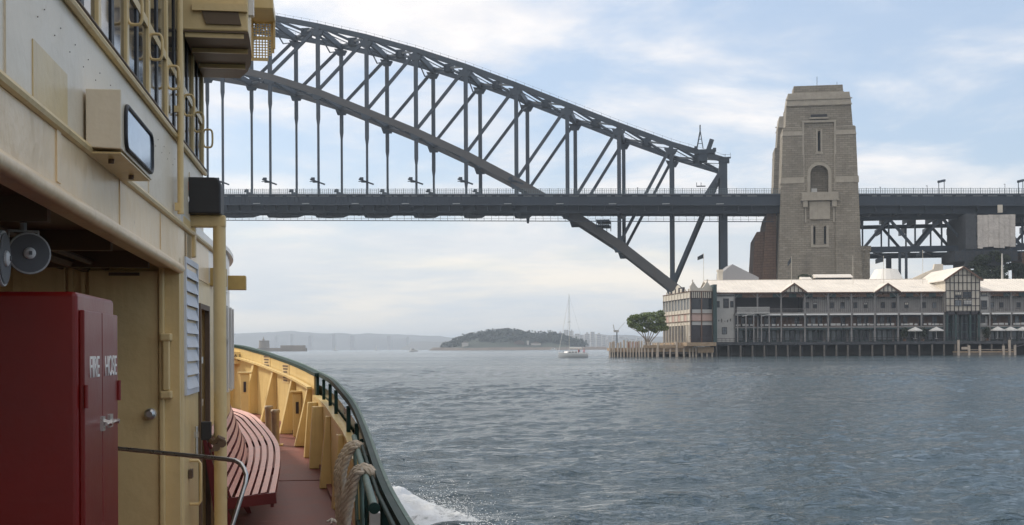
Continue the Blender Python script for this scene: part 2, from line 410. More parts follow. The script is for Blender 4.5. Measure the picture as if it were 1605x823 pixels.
def terrain(name, m, u0, u1, Y, prof, depth, label, zn=6.0, nx=90, ny=10, seed=0.0):
    """a hill range whose crest follows prof (photo column -> photo row) at distance Y, with a rounded front and back"""
    pts = []
    us = np.linspace(u0, u1, nx)
    pu = [p[0] for p in prof]; pv = [p[1] for p in prof]
    mb = MB()
    for j in range(ny + 1):
        w = j / ny; yy = Y - depth / 2 + depth * w
        bell = math.sin(PI * w) ** 0.7
        for i, u in enumerate(us):
            k, b = ray(u, np.interp(u, pu, pv)); top = EYE + b * Y
            hx = k * Y
            nzv = noise.fractal(Vector((hx * 0.006 + seed, yy * 0.006, seed)), 0.9, 2.1, 5) * zn
            z = -1.0 + (top + 1.0) * bell + nzv * bell
            if 0 < i < nx - 1: pass
            else: z = -1.0
            mb.v.append((hx, yy, z))
    for j in range(ny):
        for i in range(nx - 1):
            a = j * nx + i; mb.f.append((a, a + 1, a + nx + 1, a + nx))
    o = mb.build(name, m, smooth=False); o.data.polygons.foreach_set('use_smooth', [True] * len(o.data.polygons))
    tag(o, label, None, None, 'structure'); return o
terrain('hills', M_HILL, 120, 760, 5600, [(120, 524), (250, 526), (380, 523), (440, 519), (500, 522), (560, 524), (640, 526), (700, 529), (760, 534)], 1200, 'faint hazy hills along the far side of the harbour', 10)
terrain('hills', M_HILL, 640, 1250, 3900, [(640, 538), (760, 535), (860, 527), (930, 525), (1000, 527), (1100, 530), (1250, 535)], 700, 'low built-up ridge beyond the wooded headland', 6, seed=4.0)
# wooded headland
terrain('headland_hill', M_HEAD, 692, 930, 2150, [(692, 546), (706, 543), (722, 536), (736, 530), (752, 527), (768, 524), (790, 522), (815, 524), (835, 528), (860, 527), (880, 532), (905, 539), (930, 546)], 330, 'steep wooded headland in the haze', 4, 110, 12, 2.0)
shore = MB()
for i in range(60):
    k, _ = ray(686 + i * 4.3, 548); x = k * 1990; w = random.uniform(12, 22)
    shore.add([(x - w, 1980, -0.5), (x + w, 1980, -0.5), (x + w, 2040, -0.5), (x - w, 2040, -0.5),
               (x - w * .7, 1990, random.uniform(2.0, 4.5)), (x + w * .8, 1992, random.uniform(2.0, 4.5)), (x + w * .8, 2040, 5), (x - w * .7, 2040, 5)],
              [(0, 1, 5, 4), (1, 2, 6, 5), (2, 3, 7, 6), (3, 0, 4, 7), (4, 5, 6, 7)])
tag(shore.build('shore_rock', M_ROCK), 'pale rock shelf along the foot of the headland', None, None, 'structure')
# crowns of the trees on the headland
def leaf_cloud(mb, c, rx, ry, rz, n, size, rnd):
    for _ in range(n):
        while True:
            p = Vector((rnd.uniform(-1, 1), rnd.uniform(-1, 1), rnd.uniform(-1, 1)))
            if p.length < 1: break
        if p.length < 0.55 and rnd.random() < 0.6: p = p.normalized() * rnd.uniform(0.6, 1)
        q = Vector((c[0] + p.x * rx, c[1] + p.y * ry, c[2] + p.z * rz))
        a = Vector((rnd.gauss(0, 1), rnd.gauss(0, 1), rnd.gauss(0, 0.6))).normalized() * size * rnd.uniform(0.6, 1.3)
        b = a.cross(Vector((rnd.gauss(0, 1), rnd.gauss(0, 1), rnd.gauss(0, 1)))).normalized() * size * rnd.uniform(0.35, 0.8)
        mb.add([q - a, q - b * 0.9, q + a, q + b], [(0, 1, 2, 3)])
rh = random.Random(5)
tm = MB()
hp = [(692, 546), (706, 543), (722, 536), (736, 530), (752, 527), (768, 524), (790, 522), (815, 524), (835, 528), (860, 527), (880, 532), (905, 539), (930, 546)]
for i in range(230):
    u = rh.uniform(700, 912); w = rh.uniform(0.12, 0.55)
    k, b = ray(u, np.interp(u, [p[0] for p in hp], [p[1] for p in hp]))
    top = (EYE + b * 2150) * math.sin(PI * w) ** 0.7
    if top < 3: continue
    Yy = 2150 - 165 + 330 * w; r = rh.uniform(5, 11)
    leaf_cloud(tm, (k * 2150, Yy, top + r * 0.3), r, r, r * 0.7, 46, 2.6, rh)
tag(tm.build('headland_forest', M_HEAD), 'hazy blue green bushland covering the headland', None, None, 'stuff')
# small buildings and sea wall at the headland's foot
for (u0, u1, v0, v1, lab) in ((806, 822, 536, 545, 'brick boatshed at the foot of the wooded headland'), (826, 829, 534, 546, 'slender white marker tower at the headland foot'),
                              (832, 848, 538, 546, 'long low pale hall beside the white marker tower'), (724, 734, 537, 545, 'pink house low on the seaward slope of the headland')):
    p = at(u0, v1 + 2, 2010); q = at(u1, v0, 2010)
    o = thing('shore_building', lab, 'building', (p.x, 2010, 0))
    MB().box(0, 0, 0, q.x - p.x, 9, q.z).build('wall', M_BLDG if u0 != 806 else M_ROCK, o)
    w = q.x - p.x
    MB().prism([(-.5, q.z), (w + .5, q.z), (w / 2, q.z + w * .18)], -.4, 9.4).build('roof', M_ROCK, o)
# hazy towers of the city shore
rc = random.Random(11)
ORD = 'first second third fourth fifth sixth seventh eighth ninth tenth eleventh twelfth thirteenth fourteenth fifteenth sixteenth seventeenth eighteenth nineteenth twentieth twenty-first twenty-second'.split()
towers = [(868, 530, 6), (876, 521, 5), (884, 517, 7), (893, 519, 6), (901, 523, 8), (909, 525, 5), (917, 523, 7), (926, 520, 6), (935, 524, 8), (944, 526, 6), (952, 528, 7),
          (961, 525, 5), (970, 528, 8), (979, 530, 6), (862, 534, 6), (889, 528, 9), (921, 531, 9), (950, 533, 9), (988, 531, 7), (998, 529, 6), (1008, 532, 8),
          (430, 527, 5), (455, 523, 4), (483, 526, 6), (520, 524, 5), (548, 526, 7), (607, 527, 6), (636, 529, 5)]
towers.sort()
nw = 0; ne = 0
for i, (u, v, w) in enumerate(towers):
    Yt = rc.uniform(3350, 3700) if u > 700 else 4950
    p = at(u, 545, Yt); q = at(u + w, v, Yt)
    west = u > 700
    adj = 'slender' if w < 6 else ('squat' if v > 528 else 'plain')
    if west: lab_ = f'{adj} hazy block, {ORD[nw]} from the left in the row beyond the headland'; nw += 1
    else: lab_ = f'{adj} faint tower block, {ORD[ne]} from the left on the hazy hills'; ne += 1
    o = thing('distant_building', lab_, 'building', (p.x, Yt, 0), 0,
              'city buildings beyond the headland' if west else 'tower blocks on the hazy hills')
    h = q.z; ww = q.x - p.x
    b = MB().box(0, 0, 0, ww, 14, h)
    if i % 3 == 0: b.box(ww * .3, 3, h, ww * .7, 10, h + 4)
    b.build('wall', M_BLDG, o)
    wn = MB()
    nf = max(2, int(h / 7))
    for kx in range(max(2, int(ww / 4))):
        for kz in range(nf):
            wn.box(kx * 4 + 1, -0.15, h - 4 - kz * 6, kx * 4 + 2.8, 0.0, h - 2 - kz * 6)
    tag(wn.build('window_band', M_GLASSD, o), kind='stuff')
# the small fort and its low sea wall
p = at(404, 551, 1850)
fo = thing('harbour_fort', 'tiny stone fort with a round tower and low wall standing in the harbour', 'fort', (p.x, 1850, 0))
def fx(u): return ray(u, 548)[0] * 1850 - p.x
MB().box(fx(404), -6, -.5, fx(480), 8, 5.2).build('sea_wall', M_FORT, fo)
MB().box(fx(440), -3, 5.2, fx(478), 6, 9.0).build('barracks', M_FORT, fo)
MB().lathe([(8.2, 5.0), (7.4, 15), (7.9, 15.2), (7.9, 16.4), (6.6, 16.4), (6.4, 15.6)], (fx(414), 0, 0), n=20).build('tower', M_FORT, fo)
MB().tube([(fx(413), 0, 15.5), (fx(413), 0, 22)], 0.5).lathe([(1.6, 16), (1.5, 18.6), (0.2, 19.6)], (fx(413), 0, 0), n=10).build('lantern', M_FORT, fo)

# foreshore under and behind the bridge end
tag(MB().prism([(60, 384), (330, 372), (330, 620), (100, 560), (62, 450)], -1.0, 5.2, 'z').build('ground', M_LAND), 'flat foreshore behind the wharf and under the bridge end', None, None, 'structure')

# ================================================================ THE BRIDGE
bridge = thing('arch_bridge', 'grey steel through arch bridge spanning the harbour', 'bridge', (BX, BY, 0), -TH)
PW = 17.96
TOP = [66.7, 72.6, 79.7, 87.3, 94.9, 102.1, 108.5, 114.0, 118.7, 122.7, 126.0, 128.7, 130.6, 131.8, 132.2]
BOT = [9.0, 23.8, 38.2, 50.2, 61.1, 70.9, 79.6, 87.3, 94.9, 101.0, 105.6, 109.2, 111.7, 113.2, 113.8]
def top(i): return TOP[i] if i <= 14 else TOP[28 - i]
def bot(i): return BOT[i] if i <= 14 else BOT[28 - i]
NI = 20
TRUSS = 29.9
def deckz(s): return 53.9 - 0.023 * s if s < 0 else 53.9 - 0.023 * s     # top of the footway kerb
dz = lambda s: 53.9 - s * 0.0225
for tt in (0.0, TRUSS):
    for i in range(NI):
        s0, s1 = -PW * i, -PW * (i + 1)
        h = 1.75
        MB().beam((s0, tt, top(i)), (s1, tt, top(i + 1)), 1.3, h).build('top_chord', M_STEEL, bridge)
        hb = 2.3 + 1.1 * max(0, (6 - i) / 6)
        MB().beam((s0, tt, bot(i)), (s1, tt, bot(i + 1)), 1.5, hb).build('bottom_chord', M_CHORD, bridge)
        MB().beam((s0, tt, top(i) - .5), (s1, tt, bot(i + 1) + .6), 1.0, 1.15 if i < 3 else 1.0, (0, 1, 0)).build('diagonal', M_STEEL, bridge)
    for i in range(NI + 1):
        s0 = -PW * i
        b = MB().box(s0 - (.68 if i else 1.4), tt - .6, bot(i), s0 + (.62 if i else 1.0), tt + .6, top(i) - .4)
        b.build('post', M_STEEL, bridge)
        if i > 0:   # gusset plates where the members meet
            g = MB().prism([(s0 - 2.6, top(i) - 1.6 + .6), (s0 + 2.2, top(i) - 1.6 - .3), (s0 + 1.2, top(i) - 3.6), (s0 - 1.4, top(i) - 3.6)], tt - .72, tt + .72)
            g.build('gusset', M_STEEL, bridge); g = MB()
            g.prism([(s0 - 2.6, bot(i) + .6), (s0 + 2.6, bot(i) - .6), (s0 + 1.5, bot(i) - 2.6), (s0 - 1.5, bot(i) - 2.6)], tt - .74, tt + .74)
            g.build('gusset', M_STEEL, bridge)
        if bot(i) > dz(s0) + 3:
            zb = bot(i) - 1.2
            MB().box(s0 - .62, tt - .5, zb - 8.5, s0 + .62, tt + .5, zb).prism([(s0 - .62, zb - 8.5), (s0 + .62, zb - 8.5), (s0 + .36, zb - 10.5), (s0 - .36, zb - 10.5)], tt - .36, tt + .36) \
                .box(s0 - .36, tt - .33, dz(s0) - 2, s0 + .36, tt + .33, zb - 10.5).build('hanger', M_STEEL, bridge)
            if i % 1 == 0 and i < 16:
                zl = dz(s0) + (5.2 if tt == 0 else 4.7)
                lb = MB().beam((s0 - 2.9, tt - .6, zl + 1.3), (s0 + 2.5, tt - .6, zl - .7), .5, .55).beam((s0 - 2.0, tt - .6, zl + .3), (s0 + .3, tt - .6, zl + .2), .4, .5)
                lb.box(s0 - 2.5, tt - 1.0, zl + .8, s0 - 1.3, tt - .2, zl + 1.9).build('floodlight_bracket', M_STEEL2, bridge)
                if tt == 0:
                    MB().box(s0 - 2.9, tt - 1.4, zl + .3, s0 + .2, tt - .7, zl + .5).build('bracket_platform', M_STEEL2, bridge)
# lateral bracing between the two arches
for i in range(NI):
    s0, s1 = -PW * i, -PW * (i + 1); sm = (s0 + s1) / 2
    mb = MB()
    for (za, zb_) in ((top(i), top(i + 1)),):
        zm = (za + zb_) / 2
        mb.beam((s0, 0, za), (sm, TRUSS / 2, zm), .7, .7).beam((s0, TRUSS, za), (sm, TRUSS / 2, zm), .7, .7)
        mb.beam((s1, 0, zb_), (sm, TRUSS / 2, zm), .7, .7).beam((s1, TRUSS, zb_), (sm, TRUSS / 2, zm), .7, .7)
        mb.beam((s0, 0, za - 1.4), (s1, TRUSS, zb_ - 1.4), .25, .25).beam((s0, TRUSS, za - 1.4), (s1, 0, zb_ - 1.4), .25, .25)
    mb.build('top_lateral', M_STEEL, bridge)
    q = .62; sq = s0 + (s1 - s0) * (1 - q) ; zq = top(i) + (top(i + 1) - top(i)) * (1 - q)
    cb = MB().box(sm - 1.6, 13.2, (top(i) + top(i + 1)) / 2 - 1.6, sm + 1.6, 16.8, (top(i) + top(i + 1)) / 2 + 1.1)
    cb.build('bracing_node', M_STEEL2, bridge)
    mb = MB(); za, zb_ = bot(i), bot(i + 1); zm = (za + zb_) / 2
    if za > 58 or i < 2:
        mb.beam((s0, 0, za), (sm, TRUSS / 2, zm), .9, .9).beam((s0, TRUSS, za), (sm, TRUSS / 2, zm), .9, .9)
        mb.beam((s1, 0, zb_), (sm, TRUSS / 2, zm), .9, .9).beam((s1, TRUSS, zb_), (sm, TRUSS / 2, zm), .9, .9)
        mb.build('bottom_lateral', M_STEEL, bridge)
for i in range(NI + 1):
    s0 = -PW * i
    MB().box(s0 - .5, .6, top(i) - 1.7, s0 + .5, TRUSS - .6, top(i) + .5).build('cross_strut', M_STEEL, bridge)
    if bot(i) > 56 or i in (1,):
        MB().box(s0 - .6, .75, bot(i) - 1.1, s0 + .6, TRUSS - .75, bot(i) + .8).build('cross_strut', M_STEEL, bridge)
    # sway bracing high above the roadway
    if i and top(i) - bot(i) > 10 and bot(i) > 56:
        lo = max(bot(i) + 1, 61); hi = top(i) - 2
        MB().beam((s0, .6, hi), (s0, TRUSS / 2, hi - 4), .35, .35).beam((s0, TRUSS - .6, hi), (s0, TRUSS / 2, hi - 4), .35, .35).build('sway_brace', M_STEEL, bridge)
# hand rails up the top chord
mb = MB()
for tt in (0, TRUSS):
    for i in range(NI):
        s0, s1 = -PW * i, -PW * (i + 1)
        mb.beam((s0, tt - .5, top(i) + 1.75), (s1, tt - .5, top(i + 1) + 1.75), .05, .05)
        for k in range(6):
            w = k / 6; mb.beam((s0 + (s1 - s0) * w, tt - .5, top(i) + (top(i + 1) - top(i)) * w + .8), (s0 + (s1 - s0) * w, tt - .5, top(i) + (top(i + 1) - top(i)) * w + 1.9), .07, .07)
tag(mb.build('chord_handrail', M_STEEL, bridge), kind='stuff')
# portal at the arch end
MB().box(-1.7, .6, 62.4, 1.0, TRUSS - .6, 65.6).build('portal_beam', M_STEEL, bridge)
MB().box(-1.9, -1.0, 65.6, 1.7, 1.0, 67.3).box(-1.5, -1.3, 67.3, 2.2, 1.3, 67.5).box(-1.4, -1.2, 68.3, 2.1, -1.15, 68.36).box(2.0, -1.2, 67.5, 2.1, -1.1, 68.9).box(.3, -1.2, 67.5, .4, -1.1, 68.6).build('end_platform', M_STEEL2, bridge)
MB().beam((-.6, 0, 63.5), (-6.6, 0, 54.2), 1.4, 1.7, (0, 1, 0)).box(-9.5, -1.4, 57.6, -6.4, -.6, 57.9).box(-9.5, -1.4, 57.9, -9.3, -.6, 59).box(-8, -1.4, 57.9, -7.8, -.6, 59).build('portal_knee', M_STEEL, bridge)
# ---- deck: runs on past the pylon to the approach spans
S0, S1 = -PW * NI, 130.0
def dseg(mb, sa, sb, t0, t1, za, zb):
    mb.add([(sa, t0, dz(sa) + za), (sb, t0, dz(sb) + za), (sb, t1, dz(sb) + za), (sa, t1, dz(sa) + za),
            (sa, t0, dz(sa) + zb), (sb, t0, dz(sb) + zb), (sb, t1, dz(sb) + zb), (sa, t1, dz(sa) + zb)],
           [(3, 2, 1, 0), (4, 5, 6, 7), (0, 1, 5, 4), (1, 2, 6, 5), (2, 3, 7, 6), (3, 0, 4, 7)])
def deck_run(sa, sb, n=12):
    for (nm, t0, t1, z0, z1, m) in (('deck_slab', -8.6, 38.5, -.9, -.3, M_STEEL2), ('fascia_girder', -9.4, -8.8, -3.6, -.45, M_STEEL2), ('fascia_girder', 38.7, 39.3, -2.4, -.45, M_STEEL2),
                                    ('upper_ledge', -9.9, -8.7, -.44, 0, M_STEEL), ('lower_ledge', -9.9, -9.0, -3.9, -3.61, M_STEEL), ('inner_girder', -6.6, -6.0, -6.2, -.95, M_STEEL2),
                                    ('inner_girder', 8, 8.6, -5.4, -.95, M_STEEL2), ('inner_girder', 20, 20.6, -4.2, -.95, M_STEEL2), ('inner_girder', 35, 35.6, -2.8, -.95, M_STEEL2)):
        mb = MB(); dseg(mb, sa, sb, t0, t1, z0, z1); mb.build(nm, m, bridge)
deck_run(S0, 18.2); deck_run(43.0, S1)
k = 0
for i in range(NI + 1):
    s0 = -PW * i
    cg = MB().prism([(-8.7, dz(s0) - 1), (38.6, dz(s0) - 1), (38.6, dz(s0) - 2.4), (30, dz(s0) - 4.2), (14, dz(s0) - 6.0), (-1, dz(s0) - 7.4), (-8.7, dz(s0) - 4.6)], s0 - .5, s0 + .5, 'x')
    cg.build('cross_girder', M_STEEL2, bridge)
    MB().box(s0 - 3.0, -9.98, dz(s0) - 3.45, s0 - .5, -9.42, dz(s0) - 3.2).build('pale_ledge_block', M_PALE, bridge)  # pale block just above the lower ledge at each cross girder
for s in np.arange(S0, 16, PW / 4):
    if abs((s / PW) - round(s / PW)) > .01:
        MB().prism([(-8.7, dz(s) - 1), (38.6, dz(s) - 1), (38.6, dz(s) - 2.6), (-8.7, dz(s) - 5.6)], s - .2, s + .2, 'x').build('floor_beam', M_STEEL2, bridge)
mb = MB()
s = S0
while s < S1:   # stiffener plates on the fascia
    if not 16 < s < 47: mb.box(s - .06, -9.55, dz(s) - 3.5, s + .06, -9.41, dz(s) - .5)
    s += PW / 12
tag(mb.build('stiffener', M_STEEL2, bridge), kind='stuff')
mb = MB(); s = S0; qd = random.Random(8)  # pale dashes painted in for a bright broken gap under the ledge
while s < S1:
    w_ = qd.uniform(.8, 3.6)
    if not 16 < s + w_ < 44 and not 16 < s < 44: dseg(mb, s, s + w_, -9.62, -9.42, -.78, -.62)
    s += w_ + qd.uniform(.4, 3.5)
tag(mb.build('parapet_gap_dash', M_PALE, bridge), kind='stuff')
# fence along the footway: posts and mesh panels with rails
mb = MB(); s = S0
while s < S1:
    if not 18.1 < s < 43.2:
        z = dz(s); big = (round((s - S0) / .75) % 4 == 0)
        mb.box(s - (.1 if big else .06), -9.45, z, s + (.1 if big else .06), -9.33, z + (1.95 if big else 1.75))
    s += .75
for (sa, sb) in ((S0, 18.1), (43.2, S1)):
    for zz in (.15, .6, 1.1, 1.7):
        dseg(mb, sa, sb, -9.45, -9.36, zz, zz + .1)
tag(mb.build('footway_fence', M_FENCE, bridge), kind='stuff')
mb = MB()   # fence on the far footway
s = S0
while s < S1:
    if not 16.3 < s < 46.3: mb.box(s - .05, 38.9, dz(s), s + .05, 39.0, dz(s) + 1.8)
    s += 1.5
for (sa, sb) in ((S0, 16.5), (46, S1)):
    for zz in (.95, 1.72): dseg(mb, sa, sb, 38.9, 39.0, zz, zz + .07)
tag(mb.build('footway_fence', M_FENCE, bridge), kind='stuff')
# inspection walkway slung under the deck
for (t0, nm) in ((-8.2, 'catwalk'),):
    mb = MB(); dseg(mb, S0, 16, t0, t0 + .9, -9.2, -9.0); dseg(mb, S0, 16, t0 + .8, t0 + .86, -8.3, -8.22)
    s = S0; k = 0
    while s < 16:
        mb.box(s - .05, t0, dz(s) - 9.1, s + .05, t0 + .08, dz(s) - (5.2 if k % 2 else 6.2)); s += PW / 7; k += 1
    tag(mb.build(nm, M_STEEL2, bridge), kind='stuff')
# maintenance gantry hanging below the deck
gs, gz = br(945, 352, -4); gan = MB()
for a in (-2.0, -.6, .8, 2.2): gan.box(gs + a - .12, -6, gz - 1.6, gs + a + .12, -5.7, gz + 1.6); gan.box(gs + a - .12, 4, gz - 1.6, gs + a + .12, 4.3, gz + 1.6)
gan.box(gs - 2.2, -6, gz + .9, gs + 2.3, 4.3, gz + 1.5).box(gs - 2.2, -6, gz - .6, gs + 2.3, 4.3, gz - .2).box(gs - 1, -6.2, gz - .1, gs + .3, -5.8, gz + .8)
tag(gan.build('maintenance_gantry', M_STEEL2, bridge))
# creeper crane near the foot of the top chord
cr_s, cr_z = br(1104, 240, 0)
crane = thing('creeper_crane', 'small dark maintenance crane with a pointed mast riding the lower end of the arch', 'crane', (BX + cr_s * cT, BY - cr_s * sT, cr_z), -TH)
MB().box(-3.4, -1.4, -.3, 3.6, 3, 1.1).box(-3.4, -1.6, 1.1, -2.4, -1, 2.2).box(-1.9, -1.2, -2.8, 1.0, 2.5, -.3).build('carriage', M_STEEL2, crane)
MB().beam((-2.6, 0, 1.5), (-1.5, 0, 7.4), .3, .3).beam((-.4, 0, 1.5), (-1.3, 0, 7.4), .3, .3).beam((-2.6, 2, 1.5), (-1.4, 1, 7.4), .3, .3).beam((-2.3, 0, 3.3), (-.7, 0, 3.3), .2, .2).beam((-2, 0, 4.8), (-1, 0, 4.8), .2, .2).box(-1.6, .3, 7, -1.2, .7, 9.8).build('mast', M_STEEL2, crane)
MB().beam((1.2, 0, .6), (2.6, 0, 4.6), 1.5, 1.6, (0, 1, 0)).build('winch_house', M_STEEL, crane)
MB().box(2.9, -.9, .5, 4.0, .9, 1.6).build('cab', M_STEEL2, crane)

# ================================================================ PYLONS
def pyl_front(zz):                       # half width and batter of the shaft at height z
    return 14.5 - (zz - 0) * 0.0375
def make_pylon(t0, sgn, label, front_detail):
    """t0 = outer face; sgn = direction of depth"""
    P = thing('stone_pylon', label, 'tower', (BX + 30.6 * cT + t0 * sT, BY - 30.6 * sT + t0 * cT, 0), -TH)
    D = 14.0 * sgn
    def T(z): return sgn * (z * 0.011)      # outer face leans in
    def frustum(x0a, x1a, x0b, x1b, ya0, ya1, yb0, yb1, za, zb, mb=None):
        mb = mb or MB()
        return mb.add([(x0a, ya0, za), (x1a, ya0, za), (x1a, ya1, za), (x0a, ya1, za), (x0b, yb0, zb), (x1b, yb0, zb), (x1b, yb1, zb), (x0b, yb1, zb)],
                      [(3, 2, 1, 0), (4, 5, 6, 7), (0, 1, 5, 4), (1, 2, 6, 5), (2, 3, 7, 6), (3, 0, 4, 7)])
    w = pyl_front
    cw = 5.1                                 # half width of the central bay
    rec = 5.2 * sgn
    # core behind the facing
    frustum(-w(0), w(0), -w(75), w(75), rec, D, rec + T(75), D - T(75), 0, 75).build('shaft', M_STONE, P)
    for e in (-1, 1):                        # the two corner piers of the front
        frustum(e * cw, e * w(0), e * cw, e * w(75), 0, rec, T(75), rec + T(75), 0, 75).build('corner_pier', M_STONE, P)
        frustum(e * (cw + .02), e * (w(57) + .25), e * (cw + .02), e * (w(58.6) + .25), T(57) - .25 * sgn, rec, T(58.6) - .25 * sgn, rec, 56.6, 58.6).build('string_course', M_STONE_L, P)
        frustum(e * (cw + .02), e * (w(73) + .15), e * (cw + .02), e * (w(75) - .3), T(73) - .2 * sgn, rec + 2 * sgn, T(75) + .2 * sgn, rec + 2 * sgn, 72.4, 75.3).build('shoulder_cap', M_STONE_L, P)
    so = .35 * sgn                           # central bay slightly recessed
    def pan(x0, x1, z0, z1, m=M_STONE, nm='centre_bay', o=so):
        frustum(x0, x1, x0, x1, T(z0) + o, rec, T(z1) + o, rec + .001, z0, z1).build(nm, m, P)
    aw, az0, az1 = 2.9, 53.6, 59.6           # arched opening: springing at az1
    ar = aw
    slit = [(-.45, .45, 67.2, 73.8)]
    pan(-cw, cw, 0, 36.5)
    for x0, x1 in ((-cw, -2.1), (-1.35, 1.35), (2.1, cw)): pan(x0, x1, 36.5, 42.3)
    pan(-cw, cw, 42.3, az0)
    pan(-cw, -aw, az0, az1); pan(aw, cw, az0, az1)
    n = 14; mbp = MB(); zt = 64.0
    for i in range(n):                       # masonry over the arch
        a0, a1 = PI - PI * i / n, PI - PI * (i + 1) / n
        x0, z0_, x1, z1_ = ar * math.cos(a0), az1 + ar * math.sin(a0), ar * math.cos(a1), az1 + ar * math.sin(a1)
        y0 = T(62) + so
        mbp.add([(x0, y0, z0_), (x1, y0, z1_), (x1, y0, zt), (x0, y0, zt), (x0, rec, z0_), (x1, rec, z1_), (x1, rec, zt), (x0, rec, zt)],
                [(0, 1, 2, 3), (7, 6, 5, 4), (0, 4, 5, 1), (3, 2, 6, 7), (0, 3, 7, 4), (1, 5, 6, 2)])
    mbp.build('arch_masonry', M_STONE, P)
    pan(-cw, -aw, az1, zt); pan(aw, cw, az1, zt)
    mbr = MB()                               # archivolt ring standing proud
    for i in range(n):
        a0, a1 = PI - PI * i / n, PI - PI * (i + 1) / n
        for (ra, rb, yo) in ((ar, ar + 1.0, -.22 * sgn),):
            pts = [(ra * math.cos(a0), az1 + ra * math.sin(a0)), (ra * math.cos(a1), az1 + ra * math.sin(a1)), (rb * math.cos(a1), az1 + rb * math.sin(a1)), (rb * math.cos(a0), az1 + rb * math.sin(a0))]
            mbr.prism(pts, T(61) + so + yo, T(61) + so + .2 * sgn)
    mbr.box(-ar - 1, T(56) + so - .22 * sgn, az0, -ar, T(56) + so + .3 * sgn, az1).box(ar, T(56) + so - .22 * sgn, az0, ar + 1, T(56) + so + .3 * sgn, az1)
    mbr.build('arch_surround', M_STONE_L, P)
    pan(-cw, -.45, zt, 75); pan(.45, cw, zt, 75)
    pan(-.45, .45, zt, 67.2); pan(-.45, .45, 73.8, 75)
    # dark reveals: window slots and the gallery room
    fr = MB().box(-1.0, T(70) + so - .15 * sgn, 66.8, -.46, T(70) + so + .3 * sgn, 74.3).box(.46, T(70) + so - .15 * sgn, 66.8, 1.0, T(70) + so + .3 * sgn, 74.3)
    fr.box(-1.2, T(70) + so - .3 * sgn, 66.2, 1.2, T(70) + so + .3 * sgn, 66.79).build('slot_surround', M_STONE_L, P)
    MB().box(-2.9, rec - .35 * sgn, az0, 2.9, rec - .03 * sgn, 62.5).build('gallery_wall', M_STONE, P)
    MB().box(-2.2, rec - .55 * sgn, az0, -.4, rec - .36 * sgn, az0 + 1.7).build('gallery_sky_block', M_WHITE, P)  # white block stands in for bright sky seen through a far arch
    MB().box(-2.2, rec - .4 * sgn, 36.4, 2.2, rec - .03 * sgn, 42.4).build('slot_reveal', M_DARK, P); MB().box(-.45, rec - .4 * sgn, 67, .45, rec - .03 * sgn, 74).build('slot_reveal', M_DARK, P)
    # frame round the centre bay
    MB().box(-cw - .35, T(75) - .1 * sgn, 54, -cw + .3, T(50) + .8 * sgn, 76.6).box(cw - .3, T(75) - .1 * sgn, 54, cw + .35, T(50) + .8 * sgn, 76.6).box(-cw - .35, T(77) - .15 * sgn, 76.6, cw + .35, T(77) + 1.2 * sgn, 77.3).build('bay_frame', M_STONE_L, P)
    # balcony, its consoles and the tablet below
    MB().box(-5.9, T(53) - 1.5 * sgn, 51.1, 5.9, T(53) + 1.5 * sgn, 53.4).box(-6.2, T(53) - 1.7 * sgn, 50.7, 6.2, T(53) + 1.5 * sgn, 51.1).build('balcony', M_STONE_L, P)
    for e in (-1, 1):
        MB().box(e * 3.9, T(49) - 1.2 * sgn, 48.6, e * 5.4, T(49) + .6 * sgn, 50.7).box(e * 4.3, T(46) - .2 * sgn, 43.6, e * 4.8, T(46) + .6 * sgn, 48.6).build('console', M_STONE_L, P)
    MB().box(-3.3, T(48) - .45 * sgn, 44.6, 3.3, T(48) + .6 * sgn, 50.4).build('tablet', M_STONE_L, P)
    MB().box(-2.9, T(38) - .05 * sgn, 36.0, -2.1, T(38) + .5 * sgn, 42.6).box(2.1, T(38) - .05 * sgn, 36.0, 2.9, T(38) + .5 * sgn, 42.6).box(-2.9, T(38) - .1 * sgn, 35.4, 2.9, T(38) + .5 * sgn, 36.1).build('slot_surround', M_STONE_L, P)
    # upper stage, cornice and cap
    frustum(-10.9, 10.9, -10.4, 10.4, T(75) + .7 * sgn, D - 1.6 * sgn, T(75) + .9 * sgn, D - 1.8 * sgn, 75, 82.4).build('upper_stage', M_STONE, P)
    frustum(-10.5, 10.5, -9.9, 9.9, T(75) + .5 * sgn, D - 1.4 * sgn, T(75) + 1.1 * sgn, D - 2 * sgn, 82.4, 86.6).build('cornice', M_STONE_L, P)
    frustum(-8.1, 8.1, -7.9, 7.9, T(75) + 2.4 * sgn, D - 3.2 * sgn, T(75) + 2.5 * sgn, D - 3.3 * sgn, 86.6, 89.3).build('parapet', M_STONE, P)
    MB().box(-8.3, T(75) + 2.1 * sgn, 86.6, 8.3, T(75) + 2.39 * sgn, 87.0).build('parapet_step', M_STONE_L, P)
    MB().box(-10.7, T(75) + .4 * sgn, 84.3, 10.7, T(75) + 1.0 * sgn, 84.6).box(-10.6, T(75) + .3 * sgn, 82.3, 10.6, T(75) + .9 * sgn, 82.7).build('cornice_band', M_STONE_L, P)
    MB().box(-2.6, T(78) + .3 * sgn, 78.3, 2.6, T(78) + .65 * sgn, 79.3).build('attic_slot', M_DARK, P)
    MB().box(-3.0, T(78) - .5 * sgn, 77.7, 3.0, T(78) + .65 * sgn, 78.25).build('attic_sill', M_STONE_L, P)
    MB().tube([(0, D / 2, 89), (0, D / 2, 93)], .08).tube([(6.5, D / 2, 89), (6.5, D / 2, 91)], .06).build('mast', M_STEEL, P)
    return P
make_pylon(-12.0, 1, 'tall tapering granite pylon with an arched gallery opening facing the water', True)
make_pylon(42.5, -1, 'second granite pylon showing as a sliver behind the nearer one', False)
